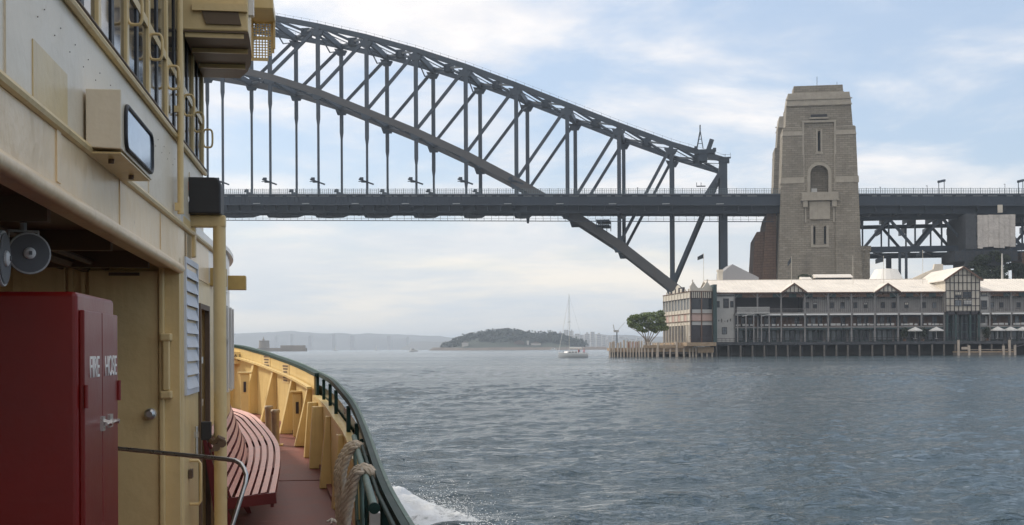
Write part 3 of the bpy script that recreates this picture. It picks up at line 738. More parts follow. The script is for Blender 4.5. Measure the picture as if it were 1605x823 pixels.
# abutment between and below the pylons
ab = thing('bridge_abutment', 'brown stepped stone abutment at the foot of the pylon under the deck', 'abutment', (BX + 12 * cT, BY - 12 * sT, 0), -TH)
AP = [br(u, v, -2) for u, v in ((1194, 440), (1199, 362), (1201, 342), (1204, 330), (1212, 326))]
AP = [(s_ - 12, z_) for s_, z_ in AP]
MB().prism([(AP[0][0] - .6, 0)] + AP + [(5.0, AP[-1][1]), (5.0, 0)], -4.0, 34.0).build('abutment_wall', M_STONE_B, ab)
AQ = [br(u, v, 0) for u, v in ((1179, 440), (1183, 369), (1186, 364), (1203, 363))]
AQ = [(s_ - 12, z_) for s_, z_ in AQ]
MB().prism([(AQ[0][0] - .6, 0)] + AQ + [(AQ[-1][0] + .6, 0)], -1.0, 31.0).build('skewback', M_STONE_B, ab)
MB().box(29, -7, 0, 35.2, 9, 35.5).box(29, -7.2, 34.2, 35.6, 9.2, 35.9).build('rear_step', M_STONE, ab)

# ================================================================ APPROACH SPAN, TEMPORARY WORKS
apv = thing('approach_viaduct', 'steel truss approach span carrying the deck behind the pylon to the shore', 'viaduct', (BX, BY, 0), -TH)
for tt, nm in ((0.0, 'near'), (29.9, 'far')):
    zl, zh = 35.2, 45.6
    x0 = br(1352, 388, tt)[0] if tt == 0 else br(1352, 388, 0)[0] + 2
    pw = 8.55
    MB().box(x0 - 6, tt - .5, zl - 1, 128, tt + .5, zl + .9).build('lower_chord', M_STEEL2, apv)
    MB().box(x0 - 6, tt - .55, zh - .7, 128, tt + .55, zh + .6).build('upper_chord', M_STEEL2, apv)
    for i in range(9):
        a = x0 + i * pw
        if i % 2 == 0: MB().beam((a, tt, zl), (a + pw, tt, zh), .9, .9, (0, 1, 0)).build('diagonal', M_STEEL, apv)
        else: MB().beam((a, tt, zh), (a + pw, tt, zl), .9, .9, (0, 1, 0)).build('diagonal', M_STEEL, apv)
        MB().box(a - .25, tt - .3, zl, a + .25, tt + .3, zh).build('upright', M_STEEL2, apv)
    for i in range(9):
        a = x0 + i * pw
        MB().box(a - .4, tt + .5, zh - 2.2 if tt else zh - 1.8, a + .4, tt + 14, zh).build('cross_frame', M_STEEL2, apv)
for i in range(8):
    a = 48 + i * pw
    MB().beam((a, 0, 35), (a + pw, 29.9, 35), .4, .4).beam((a + pw, 0, 35), (a, 29.9, 35), .4, .4).build('wind_brace', M_STEEL2, apv)
cs = br(1415, 400, 0)[0]
for dx in (-1.0, 1.1):
    MB().box(cs + dx - .38, -.5, 4, cs + dx + .38, .5, 34.3).build('pier_leg', M_STEEL, apv)
MB().box(cs - .9, 29.4, 4, cs + .9, 30.4, 34.3).build('pier_leg', M_STEEL, apv)
# dense deck framing over the approach
for i in range(10):
    a = 49 + i * 8.1
    MB().box(a - .3, -8.6, dz(a) - 5.4, a + .3, 38, dz(a) - 1.0).build('floor_beam', M_STEEL2, apv)
# wrapped scaffold round the next pier
s1w, zt = br(1532, 337, -12); s2w, zb = br(1592, 387, -12)
scf = thing('scaffold_enclosure', 'pale sheeted scaffold box hanging under the deck at the right edge', 'scaffold', (BX + s1w * cT - 12 * sT, BY - s1w * sT - 12 * cT, 0), -TH)
ww = s2w - s1w
ncol = 7
for k in range(ncol):                 # lapped vertical sheets
    x0_, x1_ = ww * k / ncol, ww * (k + 1) / ncol
    j = random.uniform(-.3, .25)
    MB().add([(x0_ + .03, .0 + .1 * (k % 2), zb + j), (x1_ - .03, .1 * (k % 2), zb + j + random.uniform(-.3, .3)), (x1_ - .03, .1 * (k % 2) + .12, zt), (x0_ + .03, .1 * (k % 2) + .12, zt + random.uniform(-.2, .1)),
              (x0_ + .03, .06 + .1 * (k % 2), zb + j), (x1_ - .03, .06 + .1 * (k % 2), zb + j), (x1_ - .03, .1 * (k % 2) + .2, zt), (x0_ + .03, .1 * (k % 2) + .2, zt)],
             [(0, 1, 2, 3), (7, 6, 5, 4), (0, 4, 5, 1), (3, 2, 6, 7), (0, 3, 7, 4), (1, 5, 6, 2)]).build('sheet', M_SHEET, scf)
MB().box(-3.6, .4, zb - .5, -.1, 30, zt + .5).build('netting', M_NET, scf)
MB().box(ww - .02, .5, zb, ww, 26, zt).box(0, 25.9, zb, ww, 26, zt).build('side_sheeting', M_SHEET, scf)
mb = MB()
for k in range(8):
    mb.box(-7 + k * 2.9, -.6, zb - 4.5, -6.85 + k * 2.9, -.45, zb - .2); mb.box(-7 + k * 2.9, 12, zb - 4.5, -6.85 + k * 2.9, 12.2, zb - .2)
for z in (zb - 4.4, zb - 2.8, zb - 1.2): mb.box(-7.2, -.7, z, ww + 1, -.5, z + .14)
for k in range(7): mb.beam((-7 + k * 2.9, -.6, zb - 4.4), (-4.1 + k * 2.9, -.6, zb - .3), .12, .12)
tag(mb.build('scaffold_pole', M_STEEL2, scf), kind='stuff')
MB().box(-7, 0, zb - 4.2, ww + .6, 22, zb - .9).box(-4, 0, zb - 5.8, ww - 3, 18, zb - 4.2).build('working_deck', M_NET, scf)
MB().box(6.3, -.5, zt + .6, 7.7, .3, zt + 3.1).build('site_light', M_CREAM, scf)
# stone pier at the frame edge
ps_, _ = br(1601, 420, 0)
pr = thing('stone_pier', 'brown stone pier of the viaduct at the right edge above the roofs', 'pier', (BX + ps_ * cT, BY - ps_ * sT, 0), -TH)
MB().box(-.6, -3, 0, 9, 10, 33).box(-1.0, -3.4, 31.6, 9.4, 10.4, 33.2).build('pier_shaft', M_STONE_B, pr)
# overhead wire gantries on the approach deck
for (u, lab) in ((1479, 'lattice overhead wire gantry standing on the deck midway between pylon and scaffold'), (1604, 'overhead wire gantry on the deck cut by the frame edge')):
    gs, gz = br(u, 298, -6)
    g = thing('wire_gantry', lab, 'gantry', (BX + gs * cT - 6 * sT, BY - gs * sT - 6 * cT, dz(gs)), -TH, 'overhead wire gantries')
    MB().box(-1.6, 0, 0, -1.4, .2, 4.9).build('post', M_STEEL2, g)
    MB().box(1.3, 6, 0, 1.5, 6.2, 5.6).build('post', M_STEEL2, g)
    MB().beam((-1.6, 0, 4.4), (1.5, 6.1, 5.6), .7, .75).build('lattice_arm', M_STEEL2, g)
# poles and little lamps along the footway
for (u, h) in ((1453, 2.7), (1575, 3.2), (1380, 2.3), (1000, 2.2), (1340, 2.3)):
    gs, gz = br(u, 298, -9)
    if 16 < gs < 47: continue
    MB().tube([(gs, -9.2, dz(gs)), (gs, -9.2, dz(gs) + h)], .07, 6).box(gs - .35, -9.4, dz(gs) + h - .15, gs + .1, -9.1, dz(gs) + h).build('footway_lamp', M_STEEL2, bridge)
# ================================================================ WHARF AND BUILDINGS
WY = 340.0
wx0 = at(1117, 500, WY).x
def H(u, v, Y=WY):
    p = at(u, v, Y); return p.x - wx0, p.z
def hu(u): return H(u, 500)[0]
XE = hu(1660)
wharf = thing('timber_wharf', 'long dark piled wharf deck under the two storey waterfront building', 'wharf', (wx0, WY, 0))
MB().box(0, -2.0, 3.35, XE, 34, 3.9).build('wharf_deck', M_LAND, wharf)
MB().box(-.1, -2.35, 3.1, XE, -2.0, 3.95).build('fender_beam', M_NET, wharf)
MB().box(0, 4, -1.0, XE, 4.4, 3.3).build('shade_backing', M_WETSHADE, wharf)  # near-black backing puts the shade under the wharf into its colour
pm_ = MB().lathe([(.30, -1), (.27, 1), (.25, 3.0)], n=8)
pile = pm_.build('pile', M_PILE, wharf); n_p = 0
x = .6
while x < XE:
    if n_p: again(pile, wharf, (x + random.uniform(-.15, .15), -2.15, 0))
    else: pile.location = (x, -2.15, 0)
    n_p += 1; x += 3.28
pm_ = MB().lathe([(.26, -1), (.24, 3.3)], n=8).build('inner_pile', M_WETSHADE, wharf)
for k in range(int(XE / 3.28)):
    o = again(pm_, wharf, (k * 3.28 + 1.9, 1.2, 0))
MB().box(0, -2.3, .55, XE, -1.95, .8).build('tide_beam', M_WETSHADE, wharf)
# rail round the wharf deck
mb = MB(); x = 0
while x < XE:
    mb.box(x - .04, -1.95, 3.9, x + .04, -1.87, 4.95); x += 1.1
mb.box(0, -1.96, 4.9, XE, -1.86, 5.0).box(0, -1.95, 4.4, XE, -1.89, 4.46)
tag(mb.build('deck_railing', M_TIMBER, wharf), kind='stuff')

hotel = thing('waterfront_building', 'long grey and cream timber building with pale roof and dormers on the wharf', 'building', (wx0, WY, 0))
EA, zE = H(1300, 457)[1], 0
EA = 17.6; RZ = 20.9; LZ2 = 12.0; LZ1 = 8.1; LZ0 = 3.9
gx0, gx1 = hu(1480), hu(1533)
# floors
for (z, nm) in ((LZ1, 'verandah_floor'), (LZ2, 'verandah_floor')):
    MB().box(hu(1150), -.6, z - .35, gx0, 12, z).build(nm, M_WALLG, hotel)
    MB().box(gx1, -.6, z - .35, XE, 12, z).build(nm, M_WALLG, hotel)
# back walls of each storey
MB().box(hu(1150), 4.0, LZ0, XE, 4.3, LZ1 - .35).build('ground_floor_wall', M_WALLG, hotel)
MB().box(hu(1150), 3.6, LZ1, XE, 3.9, LZ2 - .35).build('middle_wall', M_TRIM, hotel)
MB().box(hu(1150), 6.0, LZ2, hu(1261), 6.3, EA).build('recess_wall', M_TIMBER, hotel)
MB().box(hu(1261), 1.6, LZ2, gx0, 2.0, EA).build('upper_wall', M_WALLG, hotel)
MB().box(hu(1550.5), 1.6, LZ2, XE, 2.0, EA).build('upper_wall', M_WALLG, hotel)
MB().box(hu(1534), -.3, LZ2 - .3, hu(1550), 2.0, EA).build('end_bay_wall', M_CREAMG, hotel)
MB().box(hu(1534), 1.0, LZ0, hu(1550), 2.0, LZ2 - .4).build('end_bay_wall', M_CREAMG, hotel)
MB().box(0, 30, LZ0, XE, 30.4, EA).build('rear_wall', M_WALLG, hotel)
MB().box(XE - .4, 0, LZ0, XE, 30, EA).build('end_wall', M_WALLG, hotel)
# weatherboard battens on the upper wall: real ribs
mb = MB(); x = hu(1261) + .2
while x < XE:
    if not gx0 - .3 < x < hu(1551): mb.box(x - .035, 1.52, LZ2, x + .035, 1.6, EA - .3)
    x += .55
tag(mb.build('wall_batten', M_CREAMG, hotel), kind='stuff')
# the rendered end block beside the pavilion
MB().box(0, -.5, LZ0, hu(1150) - .02, 12, EA).build('end_block', M_CREAMG, hotel)
MB().box(-.02, -.75, EA - 1.0, hu(1150), -.5, EA - .75).build('string_course', M_TIMBER, hotel)
WR = random.Random(21)
def win(parent, u0, v0, u1, v1, y, pane=M_GLASSD, fr=M_TIMBER, bars=(1, 1), t=.14, rel=None):
    x0, z1 = H(u0, v0); x1, z0 = H(u1, v1)
    f = MB().box(x0, y - .12, z0, x0 + t, y, z1).box(x1 - t, y - .12, z0, x1, y, z1).box(x0 + t, y - .12, z1 - t, x1 - t, y, z1).box(x0 + t, y - .12, z0, x1 - t, y, z0 + t)
    for k in range(1, bars[0] + 1):
        xx = x0 + (x1 - x0) * k / (bars[0] + 1); f.box(xx - .04, y - .1, z0 + t, xx + .04, y - .02, z1 - t)
    for k in range(1, bars[1] + 1):
        zz = z0 + (z1 - z0) * k / (bars[1] + 1); f.box(x0 + t, y - .095, zz - .04, x1 - t, y - .025, zz + .04)
    w = f.build('window', fr, parent)
    MB().box(x0 + t * .5, y - .05, z0 + t * .5, x1 - t * .5, y - .01, z1 - t * .5).build('pane', pane if WR.random() < .7 else M_GLASSM, w)
    if WR.random() < .45:
        zb2 = z1 - t - (z1 - z0 - 2 * t) * WR.uniform(.2, .75)
        MB().box(x0 + t, y - .062, zb2, x1 - t, y - .052, z1 - t).build('blind', WR.choice((M_CREAMG, M_CREAM, M_NET)), w)
    return w
win(hotel, 1122, 472, 1127.5, 482, -.5, bars=(0, 1)); win(hotel, 1133, 468, 1142, 483, -.5, bars=(1, 2)); win(hotel, 1144, 472, 1149, 482, -.5, bars=(0, 1))
win(hotel, 1131, 513, 1139, 524, -.5, bars=(1, 1))
for k in range(6): MB().box(hu(1121 + k * 4.6), -.62, 9.4 + .25 * (k % 2), hu(1122 + k * 4.6), -.5, 9.8 + .3 * (k % 3)).build('wall_lamp', M_TIMBER, hotel)
# verandah posts, every bay
posts = [1150.6, 1187, 1224, 1261, 1297.5, 1334, 1370.5, 1407, 1443.5, 1479, 1534.5, 1550.5, 1584, 1620.5, 1657]
for u in posts:
    x = hu(u)
    MB().box(x - .2, -.5, LZ0, x + .2, -.1, EA - .3).box(x - .32, -.55, LZ2 - 1.0, x + .32, -.05, LZ2 - .4).build('verandah_post', M_WALLG, hotel)
    for e in (-1, 1):
        MB().beam((x + e * .2, -.3, EA - 1.5), (x + e * 1.3, -.3, EA - .5), .14, .16, (0, 1, 0)).build('brace', M_WALLG, hotel)
for a, b in zip(posts[:-1], posts[1:]):
    if a > 1470 and a < 1534: continue
    x0, x1 = hu(a) + .35, hu(b) - .35
    if a > 1534 or a < 1470:
        MB().box(x0, -1.15, LZ2 - .75, x1, -.2, LZ2 - .36).build('awning_ledge', M_WHITE, hotel)
        mb = MB().box(x0, -.42, LZ2 + 1.0, x1, -.34, LZ2 + 1.1)
        k = x0
        while k < x1: mb.box(k, -.41, LZ2, k + .05, -.35, LZ2 + 1.0); k += .35
        tag(mb.build('balustrade', M_WALLG, hotel), kind='stuff')
        # pale panels along the middle rail
        n = random.choice((3, 4, 5)); k = x0 + random.uniform(0, .4)
        while k < x1 - .7:
            w = random.uniform(.6, 1.5); w = min(w, x1 - k)
            MB().box(k, -.62, LZ1 + .25, k + w, -.54, LZ1 + .25 + random.uniform(.4, .6)).build('rail_panel', M_CREAMG, hotel)
            k += w + random.uniform(.12, .5)
        MB().box(x0, -.6, LZ1 + .95, x1, -.52, LZ1 + 1.05).build('middle_rail', M_TIMBER, hotel)
        # beams across the head of the middle storey, dark openings behind
        MB().box(x0 - .1, -.35, LZ2 - 1.2, x1 + .1, -.2, LZ2 - .76).build('head_beam', M_TIMBER, hotel)
        for q in range(3):
            w = (x1 - x0) / 3; MB().box(x0 + q * w + .35, 3.45, LZ1 + .1, x0 + (q + 1) * w - .35, 3.6, LZ2 - 1.2).build('french_door', WR.choice((M_GLASSD, M_GLASSD, M_GLASSM, M_TRIM)), hotel)
        # ground floor shop fronts
        for q in range(4):
            w = (x1 - x0) / 4
            d = MB().box(x0 + q * w + .06, 3.8, LZ0, x0 + (q + 1) * w - .06, 3.99, LZ1 - .9).build('glazed_door', M_GREENW, hotel)
            MB().box(x0 + q * w + .2, 3.74, LZ0 + .5, x0 + (q + 1) * w - .2, 3.81, LZ1 - 1.05).build('pane', WR.choice((M_GLASSD, M_GLASSD, M_GLASSM)), d)
        MB().box(x0, -.45, LZ1 - .8, x1, -.3, LZ1 - .36).build('signboard', M_GREENW, hotel)
# windows of the upper floor
for u in (1267, 1279.5, 1306, 1323, 1343, 1359, 1386.5, 1403.4, 1423.7, 1451, 1467.5, 1558, 1573, 1600, 1612, 1636):
    wd = 3.2
    win(hotel, u - wd, 473.5, u + wd, 483, 1.52, bars=(1, 1), t=.12)
    MB().box(hu(u - wd), 1.42, 16.0, hu(u + wd), 1.5, 16.9).build('transom_vent', M_TIMBER, hotel)
for u in (1540,): win(hotel, 1537, 471, 1546.5, 485, -.32, bars=(1, 2)); win(hotel, 1537, 458.5, 1546, 464.5, -.32, bars=(1, 0)); win(hotel, 1537, 495, 1546, 506, .98, bars=(1, 1))
# frieze under the eaves
for a, b in zip(posts[:-1], posts[1:]):
    if a > 1470 and a < 1550: continue
    x0, x1 = hu(a) + .22, hu(b) - .22; w = (x1 - x0) / 3
    for q in range(3):
        MB().box(x0 + q * w + .03, -.3, EA - 1.35, x0 + (q + 1) * w - .03, -.15, EA - .32).build('frieze_panel', (M_TRIM, M_GREENW, M_TRIM)[(q + int(a)) % 3], hotel)
# balcony pushing out at the left end
bx0_, bx1_ = hu(1152), hu(1203)
MB().box(bx0_, -3.2, 11.7, bx1_, -.6, 12.0).build('balcony_floor', M_CREAMG, hotel)
mb = MB().box(bx0_, -3.2, 13.35, bx1_, -3.1, 13.5)
k = bx0_
while k < bx1_: mb.box(k, -3.18, 12.0, k + .16, -3.1, 13.35); k += .3
mb.build('balcony_rail', M_CREAMG, hotel)
for u in (1153, 1166, 1178, 1190, 1202): MB().box(hu(u) - .15, -3.1, 3.9, hu(u) + .15, -2.8, 11.7).build('balcony_post', M_WALLG, hotel)
for u in (1160, 1190): MB().beam((hu(u), -3.0, 11.0), (hu(u) + 3, -3.0, 11.65), .2, .25, (0, 1, 0)).build('brace', M_CREAMG, hotel)
# roofs
def roof(parent, x0, x1, y0, y1, z0, z1, m=M_ROOF, th=.25, nm='roof_slope'):
    ym = (y0 + y1) / 2
    MB().add([(x0, y0, z0), (x1, y0, z0), (x1, ym, z1), (x0, ym, z1), (x0, y0, z0 - th), (x1, y0, z0 - th), (x1, ym, z1 - th), (x0, ym, z1 - th)],
             [(0, 1, 2, 3), (7, 6, 5, 4), (0, 4, 5, 1), (3, 2, 6, 7), (0, 3, 7, 4), (1, 5, 6, 2)]).build(nm, m, parent)
    MB().add([(x0, y1, z0), (x1, y1, z0), (x1, ym, z1), (x0, ym, z1), (x0, y1, z0 - th), (x1, y1, z0 - th), (x1, ym, z1 - th), (x0, ym, z1 - th)],
             [(0, 1, 2, 3), (7, 6, 5, 4), (0, 4, 5, 1), (3, 2, 6, 7), (0, 3, 7, 4), (1, 5, 6, 2)]).build(nm, m, parent)
roof(hotel, -.1, gx0 + .1, -1.2, 31.2, EA, RZ + .9)
roof(hotel, gx1 - .1, XE, -1.2, 31.2, EA, RZ + .9)
mb = MB(); x = .5
while x < XE:                     # standing seams
    if not gx0 < x < gx1:
        mb.beam((x, -1.2, EA + .03), (x, 15.0, RZ + .93), .09, .09)
    x += 1.15
tag(mb.build('roof_seam', M_ROOF, hotel), kind='stuff')
MB().box(-.1, -1.35, EA - .32, gx0, -1.21, EA - .02).box(gx1, -1.35, EA - .32, XE, -1.21, EA - .02).build('gutter', M_TRIM, hotel)
MB().box(0, 14.9, RZ + .8, gx0, 15.2, RZ + 1.05).build('ridge_cap', M_ROOF, hotel)
def dormer(u):
    x = hu(u); w = 3.45; za, zb_ = EA - .1, H(u, 444.5)[1]
    y = -1.75
    MB().prism([(x - w + .2, za), (x + w - .2, za), (x, zb_ - .2)], y + .12, 1.5).build('dormer_gable', M_CREAM, hotel)
    mb = MB().beam((x - w, y, za), (x + .05, y, zb_), .5, .28, (0, 1, 0)); 
    mb = MB()
    for e in (-1, 1):
        mb.add([(x + e * (w + .3), y - .3, za - .1), (x, y - .3, zb_ + .1), (x, y - .3, zb_ - .32), (x + e * (w - .35), y - .3, za - .1), (x + e * (w + .3), y + .3, za - .1), (x, y + .3, zb_ + .1), (x, y + .3, zb_ - .32), (x + e * (w - .35), y + .3, za - .1)],
               [(0, 1, 2, 3), (7, 6, 5, 4), (0, 4, 5, 1), (1, 5, 6, 2), (2, 6, 7, 3), (3, 7, 4, 0)])
    mb.build('bargeboard', M_TRIM, hotel)
    for k in range(-2, 3):
        hgt = (zb_ - za) * (1 - abs(k) / 2.9) - .3
        MB().box(x + k * 1.1 - .1, y - .02, za, x + k * 1.1 + .1, y + .12, za + max(.2, hgt)).build('gable_stud', M_TIMBER, hotel)
    MB().box(x - w, y - .05, za - .05, x + w, y + .2, za + .15).build('dormer_sill', M_TIMBER, hotel)
    for e in (-1, 1):
        MB().add([(x + e * (w + .4), y, za), (x, y, zb_ + .15), (x, y + 7.5, zb_ + .15), (x + e * (w + .4), y + 1.8, za), (x + e * (w + .4), y, za - .15), (x, y, zb_), (x, y + 7.5, zb_), (x + e * (w + .4), y + 1.8, za - .15)],
                 [(0, 1, 2, 3), (7, 6, 5, 4), (0, 4, 5, 1), (1, 5, 6, 2), (2, 6, 7, 3), (3, 7, 4, 0)]).build('dormer_roof', M_ROOF, hotel)
dormer(1243); dormer(1389)
# raised roof vents behind the ridge
for (u0, u1, v0, v1, vd) in ((1277, 1336, 430, 434.5, 441), (1256, 1272, 434, 438, 438.4)):
    xa, zt_ = H(u0, v0, 357); xb, zb_ = H(u1, v1, 357); zd = H(u0, vd, 357)[1]
    xa = at(u0, v0, 357).x - wx0; xb = at(u1, v0, 357).x - wx0
    v_ = MB().prism([(16, zb_), (19, zt_ + .1), (22, zb_), (22, zb_ - .2), (16, zb_ - .2)], xa, xb, 'x').build('vent_roof', M_ROOF, hotel)
    MB().box(xa + .4, 16.6, RZ - 1.5, xb - .4, 21, zb_ - .1).build('vent_louvre', M_DARK, hotel)
# the cross gable
GY = -1.6
gz0, gza, gze = LZ2, H(1506, 419)[1], H(1480, 437)[1]
gm = (gx0 + gx1) / 2
MB().prism([(gx0, LZ2), (gx1, LZ2), (gx1, gze), (gm, gza - .2), (gx0, gze)], GY + .3, 20).build('gable_block', M_CREAM, hotel)
hv = [431.8, 443.4, 455.8, 468, 479.5, 487.8]
for v in hv:
    z = H(1506, v)[1]
    half = (gx1 - gx0) / 2 if z < gze else (gx1 - gx0) / 2 * (gza - z) / (gza - gze)
    MB().box(gm - half, GY + .1, z - .09, gm + half, GY + .3, z + .09).build('gable_rail', M_TIMBER, hotel)
for k in range(9):
    x = gx0 + (gx1 - gx0) * k / 8
    zt_ = gze + (gza - gze) * (1 - abs(k - 4) / 4)
    MB().box(x - .08, GY + .07, LZ2, x + .08, GY + .3, zt_ - .1).build('gable_stud', M_TIMBER, hotel)
for (a, b, v0, v1) in ((2, 3.6, 457.5, 467), (4, 6, 457.5, 467), (2, 3.6, 470.5, 480), (4, 6, 470.5, 480)):
    ua, ub = 1480.3 + 6.6 * a, 1480.3 + 6.6 * b
    win(hotel, ua, v0, ub, v1, GY + .1, bars=(2, 1), t=.12)
for e in (-1, 1):
    x_ = gx0 - .8 if e < 0 else gx1 + .8
    MB().add([(x_, GY - .5, gze - .4), (gm, GY - .5, gza + .15), (gm, 32, gza + .15), (x_, 32, gze - .4), (x_, GY - .5, gze - .7), (gm, GY - .5, gza - .15), (gm, 32, gza - .15), (x_, 32, gze - .7)],
             [(0, 1, 2, 3), (7, 6, 5, 4), (0, 4, 5, 1), (1, 5, 6, 2), (2, 6, 7, 3), (3, 7, 4, 0)]).build('gable_roof', M_ROOF, hotel)
    MB().add([(x_, GY - .7, gze - .4), (gm, GY - .7, gza + .2), (gm, GY - .7, gza - .35), (x_ - e * .35, GY - .7, gze - .75), (x_, GY - .51, gze - .4), (gm, GY - .51, gza + .2), (gm, GY - .51, gza - .35), (x_ - e * .35, GY - .51, gze - .75)],
             [(0, 1, 2, 3), (7, 6, 5, 4), (0, 4, 5, 1), (1, 5, 6, 2), (2, 6, 7, 3), (3, 7, 4, 0)]).build('bargeboard', M_TRIM, hotel)
# glazed entry below the gable
for k in range(4):
    xa = gx0 + (gx1 - gx0) * k / 4; xb = gx0 + (gx1 - gx0) * (k + 1) / 4
    d = MB().box(xa + .1, 1.0, LZ0, xb - .1, 1.2, LZ2 - .9).build('entry_glazing', M_GREENW, hotel)
    for j in range(3):
        MB().box(xa + .3, .9, LZ0 + .4 + j * 2.3, xb - .3, 1.01, LZ0 + 2.4 + j * 2.3).build('pane', M_GLASSD, d)
for x in (gx0 + .3, gx1 - .3, gm - 2, gm + 2): MB().box(x - .25, GY, LZ0, x + .25, GY + .5, LZ2).build('entry_post', M_GREENW, hotel)
MB().box(gx0, GY, LZ2 - .8, gx1, GY + .4, LZ2 - .01).build('entry_beam', M_TIMBER, hotel)

# ---- the octagonal corner pavilion
cor = at(1082, 500, 334.5); sideend = at(1040, 500, 362); rightend = at(1117, 500, 336)
pav = thing('corner_pavilion', 'cream and pink ornate pavilion with crested parapet at the wharf corner', 'building', (cor.x, 334.5, 0))
def face(p0, p1, nbay, lit, skip=None):  # unlit face gets greyer panels and darker panes, its shade in the colours
    p0 = Vector((p0[0], p0[1], 0)); p1 = Vector((p1[0], p1[1], 0)); d = (p1 - p0); Ln = d.length; d.normalize(); nrm = Vector((d.y, -d.x, 0))
    if nrm.y > 0 and lit is False: nrm = -nrm
    if lit and nrm.x > 0: nrm = -nrm
    def q(a, o, z): v = p0 + d * a + nrm * o; return (v.x, v.y, z)
    def slab(a0, a1, o0, o1, z0, z1, nm, m):
        vs = [q(a0, o0, z0), q(a1, o0, z0), q(a1, o1, z0), q(a0, o1, z0), q(a0, o0, z1), q(a1, o0, z1), q(a1, o1, z1), q(a0, o1, z1)]
        return MB().add(vs, [(3, 2, 1, 0), (4, 5, 6, 7), (0, 1, 5, 4), (1, 2, 6, 5), (2, 3, 7, 6), (3, 0, 4, 7)]).build(nm, m, pav)
    slab(0, Ln, -.5, -.15, 3.9, 17.6, 'inner_wall', M_TIMBER)
    w = Ln / nbay
    for k in range(nbay + 1):
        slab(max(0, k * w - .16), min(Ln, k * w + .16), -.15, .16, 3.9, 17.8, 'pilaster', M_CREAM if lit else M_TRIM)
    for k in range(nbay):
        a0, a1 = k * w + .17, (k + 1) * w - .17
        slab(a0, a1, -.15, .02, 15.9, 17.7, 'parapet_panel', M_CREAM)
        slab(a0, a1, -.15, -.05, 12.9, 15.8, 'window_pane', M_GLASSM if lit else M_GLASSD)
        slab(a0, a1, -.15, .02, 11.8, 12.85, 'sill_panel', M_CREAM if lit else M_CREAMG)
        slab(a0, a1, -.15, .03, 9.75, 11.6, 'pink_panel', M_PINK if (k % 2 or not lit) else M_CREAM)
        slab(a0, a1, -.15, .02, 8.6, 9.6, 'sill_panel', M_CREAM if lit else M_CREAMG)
        if lit:
            n = 3
            for j in range(1, n): slab(a0 + (a1 - a0) * j / n - .04, a0 + (a1 - a0) * j / n + .04, -.05, .05, 3.9, 8.5, 'slat', M_CREAMG)
            slab((a0 + a1) / 2 - .04, (a0 + a1) / 2 + .04, -.05, .03, 12.9, 15.8, 'mullion', M_CREAM)
    for z, m in ((17.7, M_TRIM), (11.65, M_TRIM), (9.62, M_TRIM), (15.82, M_TIMBER)):
        slab(0, Ln, -.15, .24, z, z + .16, 'cornice_band', m)
    return q, Ln, slab
rx, ry = rightend.x - cor.x, 1.5
sx, sy = sideend.x - cor.x, 27.5
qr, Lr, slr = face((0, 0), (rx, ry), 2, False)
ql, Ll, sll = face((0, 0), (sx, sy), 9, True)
for k in range(11):
    a = Lr * (k + .5) / 11; slr(a - .09, a + .09, .03, .12, 15.95, 17.65, 'batten', M_TIMBER)
# its body, behind the faces
MB().prism([(-.05, .65), (rx - .1, 1.9), (rx - .1, 27), (sx + .7, sy - .2)], 3.9, 17.5, 'z').build('core', M_CREAM, pav)
MB().box(rx - .05, -.2, 3.9, rx + .9, 6, 19.6).build('corner_pier', M_GREENW, pav)
# crests on the parapet
def crest(slab_q, a0, a1, zb, peaks, nm='parapet_crest', thick=.5):
    pts = []
    n = 40
    for i in range(n + 1):
        w = i / n
        z = zb + max(ph * math.exp(-abs((w - pc) / pw_) ** 1.25) for pc, pw_, ph in peaks)
        pts.append((a0 + (a1 - a0) * w, z))
    vs = []; m = MB()
    for a, z in pts:
        vs += [slab_q(a, .05, zb - .01), slab_q(a, .05, z), slab_q(a, .05 - thick, z), slab_q(a, .05 - thick, zb - .01)]
    fs = []
    for i in range(n):
        o = i * 4
        for k in range(4): fs.append((o + k, o + (k + 1) % 4, o + 4 + (k + 1) % 4, o + 4 + k))
    fs += [(0, 1, 2, 3), (n * 4 + 3, n * 4 + 2, n * 4 + 1, n * 4)]
    return m.add(vs, fs).build(nm, M_CREAM, pav)
crest(qr, 0, Lr, 17.85, [(.14, .20, 2.5), (.76, .20, 2.7), (.45, .5, .9)])
for a in (Lr * .12, Lr * .78):
    p = qr(a, -.2, 20.2 if a < 2 else 20.4); MB().lathe([(.2, 0), (.14, .3), (.22, .5), (.06, .8)], p, n=8).build('finial', M_CREAM, pav)
crest(ql, Ll * .3, Ll * .62, 17.85, [(.5, .4, 2.2)])
for k in range(8):
    a = Ll * (.08 + k * .115); p = ql(a, -.2, 17.8)
    MB().lathe([(.24, 0), (.16, .3), (.26, .5), (.1, .8)], p, n=8).build('finial', M_CREAM, pav)
# flat roof dark gallery bits
mb = MB()
for k in range(3): mb.box(-1.2 - k * .5, 6 + k * 4, 17.8, -.6 - k * .5, 7.5 + k * 4, 19.2)
mb.build('roof_bell', M_TIMBER, pav)
# walkway and railing at its foot
MB().prism([(-1.2, -1.6), (rx + .6, -.8), (rx + .6, 8), (sx - 1, sy), (sx - 3.2, sy)], 2.9, 3.9, 'z').build('footing', M_PLANK, pav)
mb = MB()
for k in range(12): mb.box(-.5 + k * rx / 12, -1.3 + k * .1, 3.9, -.42 + k * rx / 12, -1.22 + k * .1, 5.5)
mb.beam((-.5, -1.26, 5.5), (rx, -.1, 5.5), .1, .1).beam((-.5, -1.26, 4.9), (rx, -.1, 4.9), .06, .06)
tag(mb.build('railing', M_TIMBER, pav), kind='stuff')

